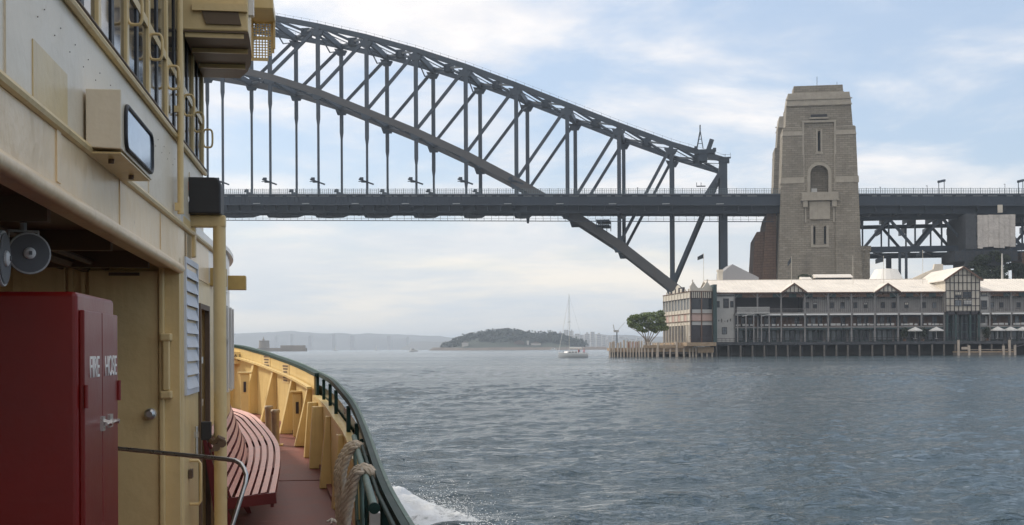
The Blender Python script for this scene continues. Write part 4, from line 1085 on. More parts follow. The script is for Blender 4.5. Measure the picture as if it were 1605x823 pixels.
# ---- low timber jetty running out to the left
jx = at(955, 540, 336).x
jet = thing('timber_jetty', 'sunlit low jetty of pale piles running out left of the pavilion', 'jetty', (jx, 336, 0))
def ju(u): return at(u, 540, 336).x - jx
JE = ju(1117)
MB().box(.3, 0.3, 1.7, JE, 12, 2.5).build('jetty_deck', M_PLANK, jet)
MB().box(.1, 2.5, -.8, JE, 3, 1.69).build('shade_backing', M_WETSHADE, jet)  # near-black sheet, painted shade for the space below the jetty
for k in range(12):
    x0_, x1_ = JE * k / 12, JE * (k + 1) / 12
    MB().box(x0_ + .02, -.02, 1.35 + random.uniform(-.06, .06), x1_ - .02, .29, 1.95).build('fender_plank', M_PLANK, jet)
    MB().box(x0_ + .02, -.0, .75, x1_ - .02, .27, 1.2).build('fender_plank', M_PILE, jet)
rp = random.Random(3)
us_ = [956, 959.6, 963, 968, 973, 978, 983.4, 988, 992, 997, 1002, 1005.5, 1011, 1016, 1022, 1030, 1040, 1050, 1061, 1072, 1081, 1086, 1091, 1100, 1108, 1116]
for u in us_:
    x = ju(u); tall = rp.uniform(3.9, 4.6) if u < 1008 else (rp.uniform(2.9, 4.3) if u < 1095 else 2.4)
    r = .26 if u not in (1061, 1030) else .42
    lx, ly = rp.uniform(-.08, .08), 0
    MB().tube([(x, -.2, -1), (x + lx, -.2, 1.4), (x + 2 * lx, -.2, tall)], [r * 1.05, r, r * .92], 8).build('pile', M_PILEL, jet)
    MB().tube([(x + .3, -.16, -1), (x + .32, -.16, 1.3)], .3, 7).build('pile_foot', M_WETSHADE, jet)
for k in range(7):
    x0_ = ju(1008 + k * 11); MB().box(x0_, -.5, 2.2 + rp.uniform(0, .2), x0_ + 1.9, .2, 3.0 + rp.uniform(-.2, .3)).build('bearer', M_PLANK, jet)
MB().box(ju(1093), -.9, 1.1, ju(1118), .2, 2.6).build('landing_box', M_PLANK, jet)
for u in (985, 991, 996, 1000):
    MB().box(ju(u), .8, 2.5, ju(u) + .55, 1.4, 4.1).build('life_ring_box', mat('faded_red_box' + str(u), (.35, .1, .07), .7), jet)
for k in range(9): MB().box(ju(1010 + 8 * k), .6, 2.5, ju(1010 + 8 * k) + .12, .72, 4.1).build('rail_post', M_CREAM, jet)
MB().box(ju(1010), .6, 4.0, ju(1080), .72, 4.1).build('top_rail', M_CREAM, jet)
# lamp mast at the outer end
lx_ = at(967, 535, 337.5)
lm = thing('jetty_light', 'thin grey light mast with twin angled heads on the outer end of the jetty', 'light mast', (lx_.x, 337.5, 2.5))
MB().tube([(0, 0, 0), (0, 0, 4.6)], .14, 8).build('mast', M_STEEL, lm)
MB().box(-.9, -.4, 4.3, .5, .4, 4.9).beam((-.7, 0, 4.9), (-1.0, 0, 6.4), .2, .2).beam((.3, 0, 4.9), (2.2, 0, 7.0), .08, .08).build('lamp_head', M_CREAMG, lm)
# umbrellas on the terrace
um = thing('terrace_umbrella', 'x', 'umbrella', (0, 0, 0), 0, 'white terrace umbrellas')
MB().tube([(0, 0, 0), (0, 0, 3.4)], .06, 6).build('pole', M_WHITE, um)
cn = MB()
for k in range(8):
    a0, a1 = 2 * PI * k / 8, 2 * PI * (k + 1) / 8
    r = 2.05
    cn.add([(0, 0, 3.55), (r * math.cos(a0), r * math.sin(a0), 2.55), (r * math.cos((a0 + a1) / 2) * .95, r * math.sin((a0 + a1) / 2) * .95, 2.6), (r * math.cos(a1), r * math.sin(a1), 2.55)], [(0, 1, 2), (0, 2, 3)])
    cn.add([(r * math.cos(a0), r * math.sin(a0), 2.55), (r * math.cos(a1), r * math.sin(a1), 2.55), (r * math.cos(a1), r * math.sin(a1), 2.33), (r * math.cos(a0), r * math.sin(a0), 2.33)], [(0, 1, 2, 3)])
cn.build('canopy', M_CANVAS, um)
spots = ((1432.5, 'white umbrella on the terrace between two dark shrubs'), (1466, 'white umbrella on the terrace immediately left of the green glazed entry'),
         (1562.5, 'first white umbrella right of the half timbered gable beside the dark shrub'), (1583, 'middle white umbrella of the three right of the gable'), (1602, 'white umbrella on the terrace cut off by the photo edge'))
for i, (u, lab) in enumerate(spots):
    o = um if i == 0 else copy_tree(um)
    o.location = (hu(u) + wx0, WY - 1.0 + .2 * i, 5.0 if i < 2 else 5.0); o['label'] = lab
    o.location.z = 4.35
for k, u in enumerate((1432.5, 1466, 1562.5, 1583, 1602)):
    t_ = thing('terrace_table', 'small round table under the ' + ('umbrella left of the dark shrub', 'umbrella beside the green entry', 'umbrella next to the end bay', 'middle umbrella right of the gable', 'umbrella at the photo edge')[k], 'table', (hu(u) + wx0, WY - 1.0 + .2 * k, 3.9), 0, 'terrace tables')
    MB().lathe([(.55, .72), (.55, .78)], n=12).build('table_top', M_WHITE, t_)
    MB().lathe([(.35, 0), (.3, .04), (.22, .3), (.22, .72)], n=10).build('base', M_TIMBER, t_)
# floating pontoon in front
px_ = at(1502, 553, 333).x
pon = thing('floating_pontoon', 'low cream pontoon with short posts in front of the glazed entry', 'pontoon', (px_, 333, 0))
def pu(u): return at(u, 553, 333).x - px_
MB().box(0, 0, -.3, pu(1592), 4, .75).build('float', M_PILE, pon)
MB().box(-.05, -.08, .76, pu(1592), 4.1, 1.15).build('deck', M_PLANK, pon)
MB().box(pu(1507), -.1, 1.6, pu(1520), 0, 2.3).box(pu(1521), -.1, 1.5, pu(1592), 0, 1.62).build('rail', M_PILEL, pon)
for u, h in ((1502.5, 4.2), (1519, 2.7), (1536, 2.6), (1573, 2.6), (1582.5, 4.2), (1591, 2.7)):
    MB().box(pu(u) - .28, -.15, -.5, pu(u) + .28, .3, h).build('post', M_PILEL, pon)
gy = MB().beam((pu(1572), 2, 1.2), (pu(1640), 4, 3.9), 1.3, .15).beam((pu(1572), 1.4, 2.1), (pu(1640), 3.4, 4.8), .08, .08).build('gangway', M_TIMBER, pon)
# shrubs in pots on the terrace
for u, lab in ((1417, 'dark shrub on the terrace left of both umbrellas'), (1445.5, 'dark shrub between the two terrace umbrellas'), (1546, 'dark shrub beside the pale end bay right of the gable')):
    o = thing('terrace_shrub', lab, 'shrub', (hu(u) + wx0, WY - .4, 3.9))
    mb = MB(); leaf_cloud(mb, (0, 0, 2.4), 1.1, .9, 1.7, 420, .22, rh)
    tag(mb.build('foliage', M_LEAFD, o), kind='stuff')
    MB().lathe([(.4, 0), (.5, .7)], n=10).tube([(0, 0, .5), (0, 0, 2.0)], .06, 5).build('pot', M_TRIM, o)
# roofs further back
r1 = at(1140, 438, 372)
o = thing('grey_pitched_roof', 'grey pitched roof rising behind the pavilion beside the steel end post', 'roof', (r1.x, 372, 5))
MB().prism([(-2, 0), (9.5, 0), (9.5, 18.6), (1.6, 22.6), (-1.2, 20.4)], 0, 12).build('roof_mass', mat('slate_grey_roof', (.3, .3, .31), .8), o)
r1 = at(1126, 438, 366)
o = thing('chimney_block', 'narrow cream chimney left of the bridge end post', 'chimney', (r1.x, 366, 5))
MB().box(0, 0, 0, 1.3, 2, 20.0).box(-.2, -.2, 20, 1.5, 2.2, 20.6).build('stack', M_CREAM, o)
c1 = at(1389, 438, 374)
o = thing('white_tent_roof', 'white conical tent roof rising behind the ridge right of the pylon', 'tent', (c1.x, 374, 5))
MB().lathe([(9, 0), (9, 14.5), (5.2, 17.6), (3.7, 20.2), (3.3, 20.9), (.2, 21.2)], n=20).build('canopy', M_CANVAS, o)
r1 = at(1404, 436, 364)
o = thing('curved_parapet', 'low pale curved parapet stepping up behind the roof ridge', 'parapet', (r1.x, 364, 5))
MB().prism([(0, 0), (14, 0), (14, 21.8), (11.6, 21.8), (11.2, 20.3), (8.5, 19.2), (5, 17.6), (0, 17.3)], 0, 1.2).build('wall', M_CREAM, o)
# flags
fm = MB()
for (u, vf, vb, lab, sz) in ((1103, 404, 452, 'dark flag on a thin pole above the pavilion', 1.0), (1240.5, 409, 440, 'drooping dark flag in front of the pylon left of the roof vents', 1.1),
                             (1385, 408, 440, 'dark flag streaming over the white tent roof', 1.2), (1446.5, 399, 436, 'dark flag on the pole left of the big gable', .9), (1337, 408, 440, 'bare thin flagpole before the right edge of the pylon', 0)):
    b_ = at(u, vb, 349); t_ = at(u, vf - 7, 349)
    o = thing('flagpole', lab, 'flagpole' if sz == 0 else 'flag', (b_.x, 349, b_.z - 2))
    hgt = t_.z - b_.z + 2
    MB().tube([(0, 0, 0), (0, 0, hgt)], .06, 6).build('pole', M_CREAM, o)
    if sz:
        mb = MB(); n = 7
        for i in range(n + 1):
            w = i / n; x = -w * 1.7 * sz if u < 1300 else -w * 1.9 * sz
            y = .18 * math.sin(w * 7)
            drop = (.9 if u < 1450 else .6) * w
            if u == 1240.5: x *= .55; drop = 1.6 * w
            for zz, ty in ((0, 0), (-1.3 * sz + .3 * w, 0)):
                mb.v += [(x, y, hgt - .1 + zz - drop), (x, y + .03, hgt - .1 + zz - drop)]
        for i in range(n):
            q = i * 4
            mb.f += [(q, q + 2, q + 6, q + 4), (q + 1, q + 5, q + 7, q + 3), (q, q + 4, q + 5, q + 1), (q + 2, q + 3, q + 7, q + 6)]
        mb.f += [(0, 1, 3, 2), (n * 4, n * 4 + 2, n * 4 + 3, n * 4 + 1)]
        mb.build('flag_cloth', M_FLAG, o)
# ---- trees
def tree(name, label, loc, blobs, limbs, leafm, nper=240, size=.5, trunk_r=.35):
    o = thing(name, label, 'tree', loc)
    b = MB()
    for l in limbs:
        n = len(l); b.tube(l, [trunk_r * (1 - .75 * i / (n - 1)) for i in range(n)], 7)
    b.build('trunk', M_BARK, o, smooth=True)
    mb = MB()
    for (x, y, z, r, rz_) in blobs: leaf_cloud(mb, (x, y, z), r, r, rz_, int(nper * r), size, rh)
    tag(mb.build('crown', leafm, o), kind='stuff')
    return o
b0 = at(1014, 537, 344)
tb = []
for (u, v, r) in ((990, 503, 1.3), (994, 497, 1.5), (1001, 493, 1.6), (1009, 491, 1.6), (1017, 490, 1.5), (1025, 492, 1.6), (1034, 491, 1.5), (1039, 497, 1.5), (1031, 500, 1.6), (1022, 499, 1.5), (1012, 500, 1.6), (1003, 502, 1.5),
                  (996, 508, 1.3), (1035, 507, 1.4), (990, 509, 1.2), (1003, 513, 1.2), (1020, 511, 1.3), (1034, 514, 1.3), (1042, 512, 1.2), (1012, 514, 1.0), (1028, 515, 1.1), (986, 500, 1.2), (1026, 508, 1.2), (1016, 507, 1.2), (1041, 505, 1.2), (1007, 508, 1.0)):
    q = at(u, v, 344); tb.append((q.x - b0.x + rh.uniform(-.5, .5), rh.uniform(-2.5, 2.5), q.z - 2.8 + rh.uniform(-.7, .35), r * rh.uniform(.75, 1.15), r * rh.uniform(.5, .8)))
limbs = []
for (x1, z1, x2, z2, x3, z3) in ((-.3, 2.2, -1.6, 4.6, -3.6, 6.4), (-.1, 2, -.6, 4.8, -1.6, 7), (.2, 2.2, .5, 5, .4, 7.2), (.8, 2, 2.0, 4.2, 3.2, 6.5), (1.2, 1.8, 3.2, 4.0, 4.6, 6.2), (-.6, 2.6, -2.6, 4.6, -4.4, 5.6), (.5, 2.4, 1.4, 4.6, 1.8, 6.8)):
    limbs.append([(rh.uniform(-.3, .6), 0, -1), (x1, rh.uniform(-.3, .3), z1), (x2, rh.uniform(-1, 1), z2), (x3, rh.uniform(-1.5, 1.5), z3)])
tree('spreading_tree', 'green flat topped tree with several pale stems left of the pavilion', (b0.x, 344, 2.5), tb, limbs, M_LEAF, 250, .27, .2)
for (u, v, Y, w, hgt, lab) in ((1552, 422, 398, 5.5, 8, 'dark dense tree under the scaffold behind the right roof'), (1578, 418, 402, 6, 9, 'dark tree right under the scaffold deck beside the stone pier'), (1532, 430, 394, 3.5, 5, 'smaller dark shrubby tree next to the big gable roof'), (1508, 441, 430, 6, 6, 'dark treetop seen through the approach truss legs')):
    q = at(u, v, Y); bl = []
    for k in range(13): bl.append((rh.uniform(-w, w), rh.uniform(-w, w) * .6, q.z - 5 + rh.uniform(-hgt * .5, hgt * .5), rh.uniform(1.3, 2.4), rh.uniform(1.0, 1.8)))
    tree('dark_tree', lab, (q.x, Y, 5), bl, [[(0, 0, 0), (.3, 0, q.z * .4), (.6, .4, q.z - 5)], [(0, 0, 3), (-1.5, .5, q.z * .5), (-2.4, 0, q.z - 6)]], M_LEAFD, 170, .45, .4)
o = thing('roof_plant', 'small shrub on the roof at the foot of the pylon beside the vents', 'shrub', (at(1262, 434, 360).x, 360, 17))
mb = MB(); leaf_cloud(mb, (0, 0, 5.8), 2.2, 1.2, 1.0, 500, .3, rh); tag(mb.build('foliage', M_LEAFD, o), kind='stuff'); MB().tube([(0, 0, 0), (0, 0, 5.6)], .15, 6).build('stem', M_BARK, o)
o = thing('slender_light_pole', 'tall thin pale pole standing above the roof in front of the dark trees', 'pole', (at(1571, 437, 360).x, 360, 16))
MB().tube([(0, 0, 0), (0, 0, 13.5)], [.5, .18], 8).build('shaft', M_CREAMG, o)

# ================================================================ BOATS
def hull_mesh(Ln, beam, sheer0, sheer1, draft, n=14, fullness=.55, transom=.6):
    mb = MB(); prof = []
    for i in range(n + 1):
        w = i / n; x = -Ln / 2 + Ln * w
        hb = beam / 2 * (transom + (1 - transom) * math.sin(min(1, w / .5) * PI / 2)) if w < .5 else beam / 2 * (1 - ((w - .5) / .5) ** 2.4)
        hb = max(hb, .02); z1 = sheer0 + (sheer1 - sheer0) * w ** 1.8
        prof.append([(x, -hb, z1), (x, -hb * .93, z1 * .45), (x, -hb * fullness, -draft * .5), (x, 0, -draft), (x, hb * fullness, -draft * .5), (x, hb * .93, z1 * .45), (x, hb, z1), (x, 0, z1 + .05)])
    for p in prof: mb.v += p
    for i in range(n):
        for k in range(8):
            a = i * 8 + k; b = i * 8 + (k + 1) % 8; mb.f.append((a, b, b + 8, a + 8))
    mb.f.append(tuple(range(8))); mb.f.append(tuple(n * 8 + k for k in reversed(range(8))))
    return mb
yp = at(897.5, 559, 331)
yacht = thing('sailing_yacht', 'small white yacht under bare mast crossing between headland and jetty', 'yacht', (yp.x, 331, 0), R(214))
hull_mesh(9.4, 2.9, 1.0, 1.35, .5).build('hull', M_WHITE, yacht, smooth=True)
MB().prism([(-1.2, 1.05), (2.6, 1.15), (2.0, 1.65), (-1.2, 1.72)], -.85, .85).build('cabin', M_WHITE, yacht)
for k in range(3):
    MB().box(-.8 + k * 1.0, -.87, 1.3, -.1 + k * 1.0, -.852, 1.5).box(-.8 + k * 1.0, .852, 1.3, -.1 + k * 1.0, .87, 1.5).build('window', M_GLASSD, yacht)
MB().tube([(1.1, 0, 1.2), (1.1, 0, 17.0)], [.08, .05], 8).build('mast', M_CREAMG, yacht)
MB().tube([(1.1, 0, 2.6), (-3.0, 0, 2.5)], .16, 8).build('boom', M_CANVAS, yacht)
mb = MB()
for q in ((4.6, 0, 1.35), (-4.6, 0, 1.1), (1.1, -1.3, 1.1), (1.1, 1.3, 1.1)): mb.tube([(1.1, 0, 16.6), q], .009, 4)
mb.tube([(1.1, -.7, 9.5), (1.1, .7, 9.5)], .04, 5)
mb.build('rigging', M_STEEL, yacht)
mb = MB()
for k in range(7):
    for e in (-1, 1): mb.tube([(-4.2 + k * 1.3, e * 1.25 * (1 - max(0, (k - 4)) * .22), 1.1), (-4.2 + k * 1.3, e * 1.25 * (1 - max(0, (k - 4)) * .22), 1.75)], .02, 4)
mb.build('stanchion', M_STEEL, yacht)
MB().box(-4.0, -.9, 1.02, -1.3, .9, 1.35).build('cockpit_coaming', M_WHITE, yacht)
MB().tube([(4.55, 0, 1.7), (1.25, 0, 15.4)], [.05, .02], 6).build('furled_jib', M_CANVAS, yacht)
M_SKIN = mat('skin', (.5, .3, .22), .6, var=.05)
def person(label, loc, rz, shirt, trousers, hatc, lean=0.0):
    o = thing('person', label, 'person', loc, rz)
    v = [(0, 0, .45), (0, 0, .62), (0, .02, .9), (0, .03, 1.02), (0, .05, 1.12), (0, .06, 1.22),
         (.2, .0, .95), (.3, .16, .72), (.2, .36, .62), (-.2, .0, .95), (-.3, .16, .72), (-.2, .36, .62),
         (.1, .1, .43), (.13, .48, .45), (.13, .5, .06), (.13, .62, .03), (-.1, .1, .43), (-.13, .48, .45), (-.13, .5, .06), (-.13, .62, .03)]
    e = [(0, 1), (1, 2), (2, 3), (3, 4), (4, 5), (2, 6), (6, 7), (7, 8), (2, 9), (9, 10), (10, 11), (0, 12), (12, 13), (13, 14), (14, 15), (0, 16), (16, 17), (17, 18), (18, 19)]
    r = [.15, .16, .17, .06, .1, .09, .07, .05, .035, .07, .05, .035, .1, .075, .05, .045, .1, .075, .05, .045]
    me = bpy.data.meshes.new('body'); me.from_pydata(v, e, []); b = bpy.data.objects.new('body', me); C.objects.link(b); b.parent = o
    md = b.modifiers.new('skin', 'SKIN'); sv = me.skin_vertices[0].data
    for i, q in enumerate(r): sv[i].radius = (q, q)
    sv[0].use_root = True
    b.modifiers.new('sub', 'SUBSURF').levels = 1; b.modifiers['sub'].render_levels = 1
    me.materials.append(shirt)
    MB().lathe([(.02, 1.08), (.085, 1.11), (.1, 1.18), (.105, 1.24), (.08, 1.32), (.02, 1.35)], (0, .055, 0), n=10).build('head', M_SKIN, o, smooth=True)
    MB().lathe([(.17, 1.27), (.115, 1.28), (.11, 1.35), (.03, 1.39)], (0, .04, 0), n=10).build('hat', hatc, o, smooth=True)
    MB().box(-.16, -.12, .36, .16, .5, .53).build('trousers', trousers, o)
    return o
mr_ = mat('red_jacket', (.45, .07, .06), .8); mn = mat('navy_jacket', (.03, .035, .07), .8); mp_ = mat('pink_top', (.6, .3, .33), .8)
ym = Matrix.Rotation(R(214), 4, 'Z')
for (x, y, rz, s_, t_, h_, lab) in ((-1.6, .6, 90, mr_, mn, M_WHITE, 'person in a red jacket sitting forward in the yacht cockpit'), (-2.6, -.6, -20, mn, M_CREAM, mn, 'person in navy sitting at the middle of the yacht cockpit'),
                                 (-3.5, .5, 160, mp_, mn, mr_, 'person in a pink top sitting at the stern of the yacht')):
    p = ym @ Vector((x, y, 0)); person(lab, (yp.x + p.x, 331 + p.y, .92), R(rz), s_, t_, h_)
for (u, Y, Ln, lab, rz) in ((648, 1150, 8, 'small white motor cruiser far off left of the headland', 12), (868, 1900, 9, 'tiny white motorboat close under the headland shore', -20)):
    p = at(u, 550, Y); o = thing('motor_cruiser', lab, 'boat', (p.x, Y, 0), R(rz))
    hull_mesh(Ln, 3, 1.3, 1.9, .5).build('hull', M_WHITE, o, smooth=True)
    MB().prism([(-Ln * .3, 1.3), (Ln * .18, 1.5), (Ln * .1, 3.0), (-Ln * .3, 3.1)], -1.2, 1.2).build('cabin', M_WHITE, o)
    MB().box(-Ln * .25, -1.23, 2.1, Ln * .08, -1.202, 2.8).build('window', M_GLASSD, o)
for (u, Y, h_, lab) in ((526, 2300, 11, 'faint distant sailing boat midway between fort and motor cruiser'), (590, 2600, 11, 'faint sailing boat on the hazy water right of the fort wall')):
    p = at(u, 551, Y); o = thing('distant_sailboat', lab, 'boat', (p.x, Y, 0), R(25))
    hull_mesh(9, 2.8, 1, 1.3, .5).build('hull', M_WHITE, o)
    MB().tube([(0.5, 0, 1), (.5, 0, h_)], .1, 6).build('mast', M_WHITE, o)
    MB().prism([(.4, 2), (-3.6, 2), (.4, h_ - .5)], -.03, .03).build('sail', M_CANVAS, o)
# ================================================================ THE FERRY  (local x = towards the water, y = forward, z = up)
M_Y = mat('cream_yellow_gloss', (0.68, 0.51, 0.245), 0.42, var=0.09, scale=1.4, bump=0.12, bscale=9, streak=0.35, streakcol=(0.30, 0.17, 0.07), coat=0.12, patch=13, patchcol=(.22, .11, .05), pt=.69)
M_YB = mat('bulwark_yellow', (0.70, 0.525, 0.22), 0.45, var=0.10, scale=1.6, bump=0.12, bscale=7, streak=0.4, streakcol=(0.34, 0.18, 0.06), coat=0.2)
M_BEAM = mat('beam_cream', (0.79, 0.59, 0.35), 0.34, var=0.06, scale=1.8, bump=0.16, bscale=3, streak=0.16, streakcol=(0.34, 0.2, 0.1), coat=0.12, patch=9, patchcol=(.36, .19, .09), pt=.675)
M_WP = mat('grey_white_gloss_wall', (0.72, 0.625, 0.475), 0.38, var=0.04, scale=1.2, bump=0.12, bscale=2.2, streak=0.09, streakcol=(0.4, 0.27, 0.15), coat=0.12, patch=11, patchcol=(.36, .22, .12), pt=.69)
M_WF = mat('white_gloss_front', (0.70, 0.68, 0.64), 0.35, var=0.06, scale=2, streak=0.2, coat=0.2)
M_SOF = mat('brown_soffit', (0.13, 0.088, 0.05), 0.55, var=0.2, scale=2, streak=0.2)
M_DECK = mat('red_deck_paint', (0.185, 0.062, 0.047), 0.58, var=0.24, scale=2.2, bump=0.3, bscale=45, patch=1.1, patchcol=(.30, .14, .115))
M_RED = mat('fire_red_paint', (0.175, 0.006, 0.004), 0.36, var=0.14, scale=2, bump=0.04, bscale=30, coat=0.08, spec=.4, streak=.2, streakcol=(.19, .012, .012), patch=16, patchcol=(.3, .1, .09), pt=.70)
M_GRN = mat('dark_green_rail', (0.010, 0.036, 0.030), 0.6, var=0.2, scale=4, spec=.25)
M_GRNL = mat('faded_green_rail', (0.13, 0.19, 0.165), 0.6, var=0.25, scale=5, spec=.3, patch=6, patchcol=(.34, .36, .32))
M_SS = mat('stainless_tube', (0.55, 0.54, 0.52), 0.3, 0.9, var=0.08, scale=20, bump=.05, bscale=120)
M_GLASS = mat('ship_window_glass', (0.018, 0.022, 0.027), 0.03, var=0.2, scale=2, ior=2.3)
M_RUB = mat('black_rubber', (0.02, 0.02, 0.022), 0.5, var=0.2, scale=8)
M_LOU = mat('pale_blue_louvre', (0.60, 0.64, 0.71), 0.45, var=0.06, scale=4, streak=.15)
M_ROPE = mat('hemp_rope', (0.52, 0.44, 0.345), 0.95, var=0.25, scale=14, bump=0.8, bscale=220)
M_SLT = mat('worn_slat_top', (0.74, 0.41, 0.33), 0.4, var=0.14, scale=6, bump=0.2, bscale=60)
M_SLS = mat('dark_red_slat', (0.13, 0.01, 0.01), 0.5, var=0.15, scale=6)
M_SPK = mat('grey_horn_plastic', (0.5, 0.5, 0.48), 0.45, var=0.06, scale=6)
M_HAT = mat('horn_shadow_grey', (0.12, 0.12, 0.12), 0.6)
M_HULL = mat('dark_green_hull', (0.01, 0.04, 0.035), 0.3, coat=0.3)
M_OCH = mat('ochre_board', (0.5, 0.33, 0.10), 0.5, var=.12, scale=4)
M_DKT = mat('rust_dark_trim', (0.12, 0.075, 0.045), 0.6, var=.3, scale=6)

fer = thing('passenger_ferry', 'cream yellow harbour ferry with red deck and curved bow seen from its side deck', 'ferry', (0, 0, 0), PSI)
E_ = lambda z: EYE + z
def dk(a): return 0.85 + 0.004 * max(0.0, min(a, 17.0) - 7.0) ** 2 + 0.045 * max(0.0, a - 17.0)
def fz(u, v, z):
    k, t = ray(u, v); Z = (z - EYE) / t; X = k * Z
    return X * cP + Z * sP, -X * sP + Z * cP
def cat(pts, n):
    """smooth curve through points, n samples per span"""
    P_ = [Vector(p) for p in pts]; P_ = [P_[0] * 2 - P_[1]] + P_ + [P_[-1] * 2 - P_[-2]]
    o = []
    for i in range(1, len(P_) - 2):
        for k in range(n):
            t = k / n; p0, p1, p2, p3 = P_[i - 1:i + 3]
            o.append(0.5 * ((2 * p1) + (-p0 + p2) * t + (2 * p0 - 5 * p1 + 4 * p2 - p3) * t * t + (-p0 + 3 * p1 - 3 * p2 + p3) * t ** 3))
    o.append(P_[-2]); return o
# cap rail line, starboard then round the stem to port
def cp(u, v, z): b, a = fz(u, v, z); return (b, a, z)
capk = [(.345, -3, 1.70), (.345, 1, 1.70), (.345, 4.0, 1.70), cp(604, 762, 1.71), cp(573, 677, 1.80), cp(556, 638, 1.92), cp(537, 613, 2.04), cp(519, 595, 2.11), (-.15, 16.3, 2.158), (-.395, 17.6, 2.245), (-.725, 19.2, 2.334), (-1.1, 20.6, 2.43),
        (-1.69, 21.8, 2.538), (-3.1, 22.9, 2.60), (-5.0, 23.3, 2.62)]
CL = -5.0
cap = cat(capk, 10)
def mirrored(pts): return pts + [Vector((2 * CL - p.x, p.y, p.z)) for p in reversed(pts[:-1])]
capf = mirrored(cap)
def cap_at(a):
    for p, q in zip(cap[:-1], cap[1:]):
        if p.y <= a <= q.y: w = (a - p.y) / (q.y - p.y + 1e-9); r = p.lerp(q, w); d = (q - p); d.z = 0; return r, d.normalized()
    return cap[-1], Vector((-1, 0, 0))
def ribbon(pts, inn, out, z0f, z1f, nm, m, parent=fer, i0=0, i1=None, smooth=True):
    """strip following the rail line between two offsets (inboard positive) and two heights"""
    i1 = i1 or len(pts) - 1; mb = MB(); n = 0
    for i in range(i0, i1 + 1):
        p = pts[i]; d = pts[min(i + 1, len(pts) - 1)] - pts[max(i - 1, 0)]; d.z = 0; d.normalize(); nr = Vector((-d.y, d.x, 0))
        z0 = z0f(p); z1 = z1f(p); a, b = p + nr * inn, p + nr * out
        mb.v += [(a.x, a.y, z0), (b.x, b.y, z0), (b.x, b.y, z1), (a.x, a.y, z1)]; n += 1
    for i in range(n - 1):
        o = i * 4
        for k in range(4): mb.f.append((o + k, o + (k + 1) % 4, o + 4 + (k + 1) % 4, o + 4 + k))
    mb.f += [(0, 1, 2, 3), ((n - 1) * 4 + 3, (n - 1) * 4 + 2, (n - 1) * 4 + 1, (n - 1) * 4)]
    return mb.build(nm, m, parent, smooth=smooth)
SOL = 0
for i, p in enumerate(capf):
    if p.y >= cp(500, 585, 2.15)[1]: SOL = i; break
EOL = len(capf) - 1 - SOL
# hull below the deck edge
hb = MB(); n = len(capf)
for p in capf:
    d = 1.0
    hb.v += [(p.x + (.02 if p.x > CL else -.02), p.y, p.z - .16 if p.y > 10.2 or p.x < CL else dk(p.y) + .1), (p.x + (.015 if p.x > CL else -.015), p.y + (.02 if p.y > 20 else 0), dk(p.y) - .1), (CL + (p.x - CL) * .86, p.y - .5, -.6)]
for i in range(n - 1):
    o = i * 3
    for k in range(2): hb.f.append((o + k, o + k + 1, o + k + 4, o + k + 3))
hb.build('hull', M_HULL, fer, smooth=True)
# deck plate
db = MB(); half = [p for p in cap]
for p in half: db.v += [(p.x - .01, p.y, dk(p.y)), (CL, p.y, dk(p.y) + .02)]
for i in range(len(half) - 1): db.f.append((i * 2, i * 2 + 2, i * 2 + 3, i * 2 + 1))
o0 = len(db.v)
for p in half: db.v += [(2 * CL - p.x + .01, p.y, dk(p.y)), (CL, p.y, dk(p.y) + .02)]
for i in range(len(half) - 1): db.f.append((o0 + i * 2, o0 + i * 2 + 1, o0 + i * 2 + 3, o0 + i * 2 + 2))
db.build('deck', M_DECK, fer)
for k, a in enumerate((13.6,)):     # weld seams across the plating
    r, _ = cap_at(a); MB().box(-.9, a - .012, dk(a) + .001, r.x - .1, a + .012, dk(a) + .008).build('deck_seam', M_DECK, fer)
# bulwarks
ribbon(capf, .02, .07, lambda p: dk(p.y) - .02, lambda p: p.z - .03, 'bulwark', M_YB, i0=SOL, i1=EOL)
LOW = [i for i, p in enumerate(capf) if p.y > 10.2][0]
ribbon(capf, .02, .07, lambda p: dk(p.y) - .02, lambda p: p.z - .30, 'low_bulwark', M_YB, i0=LOW, i1=SOL)
ribbon(capf, .0, .09, lambda p: p.z - .30, lambda p: p.z - .27, 'low_bulwark_cap', M_YB, i0=LOW, i1=SOL)
ribbon(capf, .02, .06, lambda p: dk(p.y) - .02, lambda p: dk(p.y) + .16, 'low_kerb', M_GRN, i0=0, i1=LOW)
ribbon(capf, .02, .04, lambda p: dk(p.y) + .48, lambda p: dk(p.y) + .51, 'middle_rail', M_GRN, i0=0, i1=LOW)
ribbon(capf, -.012, .08, lambda p: p.z - .03, lambda p: p.z + .012, 'cap_rail', M_GRN, i0=SOL - 1, i1=EOL + 1)
ribbon(capf, -.026, -.006, lambda p: p.z - .05, lambda p: p.z + .018, 'cap_edge', M_GRNL, i0=0, i1=len(capf) - 1)
ribbon(capf, .10, .16, lambda p: p.z - .20, lambda p: p.z - .17, 'yellow_stringer', M_YB, i0=SOL, i1=EOL)
ribbon(capf, -.005, .03, lambda p: p.z - .035, lambda p: p.z + .015, 'open_rail', M_GRN, i0=0, i1=SOL)
ribbon(capf, .02, .12, lambda p: dk(p.y), lambda p: dk(p.y) + .05, 'waterway_kerb', M_DECK, i0=0, i1=SOL + 20)
# stanchions of the open rail
aS = capf[SOL].y
k = 0; a = aS - .05
while a > 1.5:
    r, d = cap_at(a); nr = Vector((-d.y, d.x, 0))
    c = r + nr * .035; w = .2 if k == 0 else .05
    MB().beam((c.x, c.y, r.z - .30 if a > 10.2 else dk(a)), (c.x, c.y, r.z - .03), .035, w if a > 10.2 else .035, d).build('stanchion', M_GRN, fer)
    a -= 1.05; k += 1
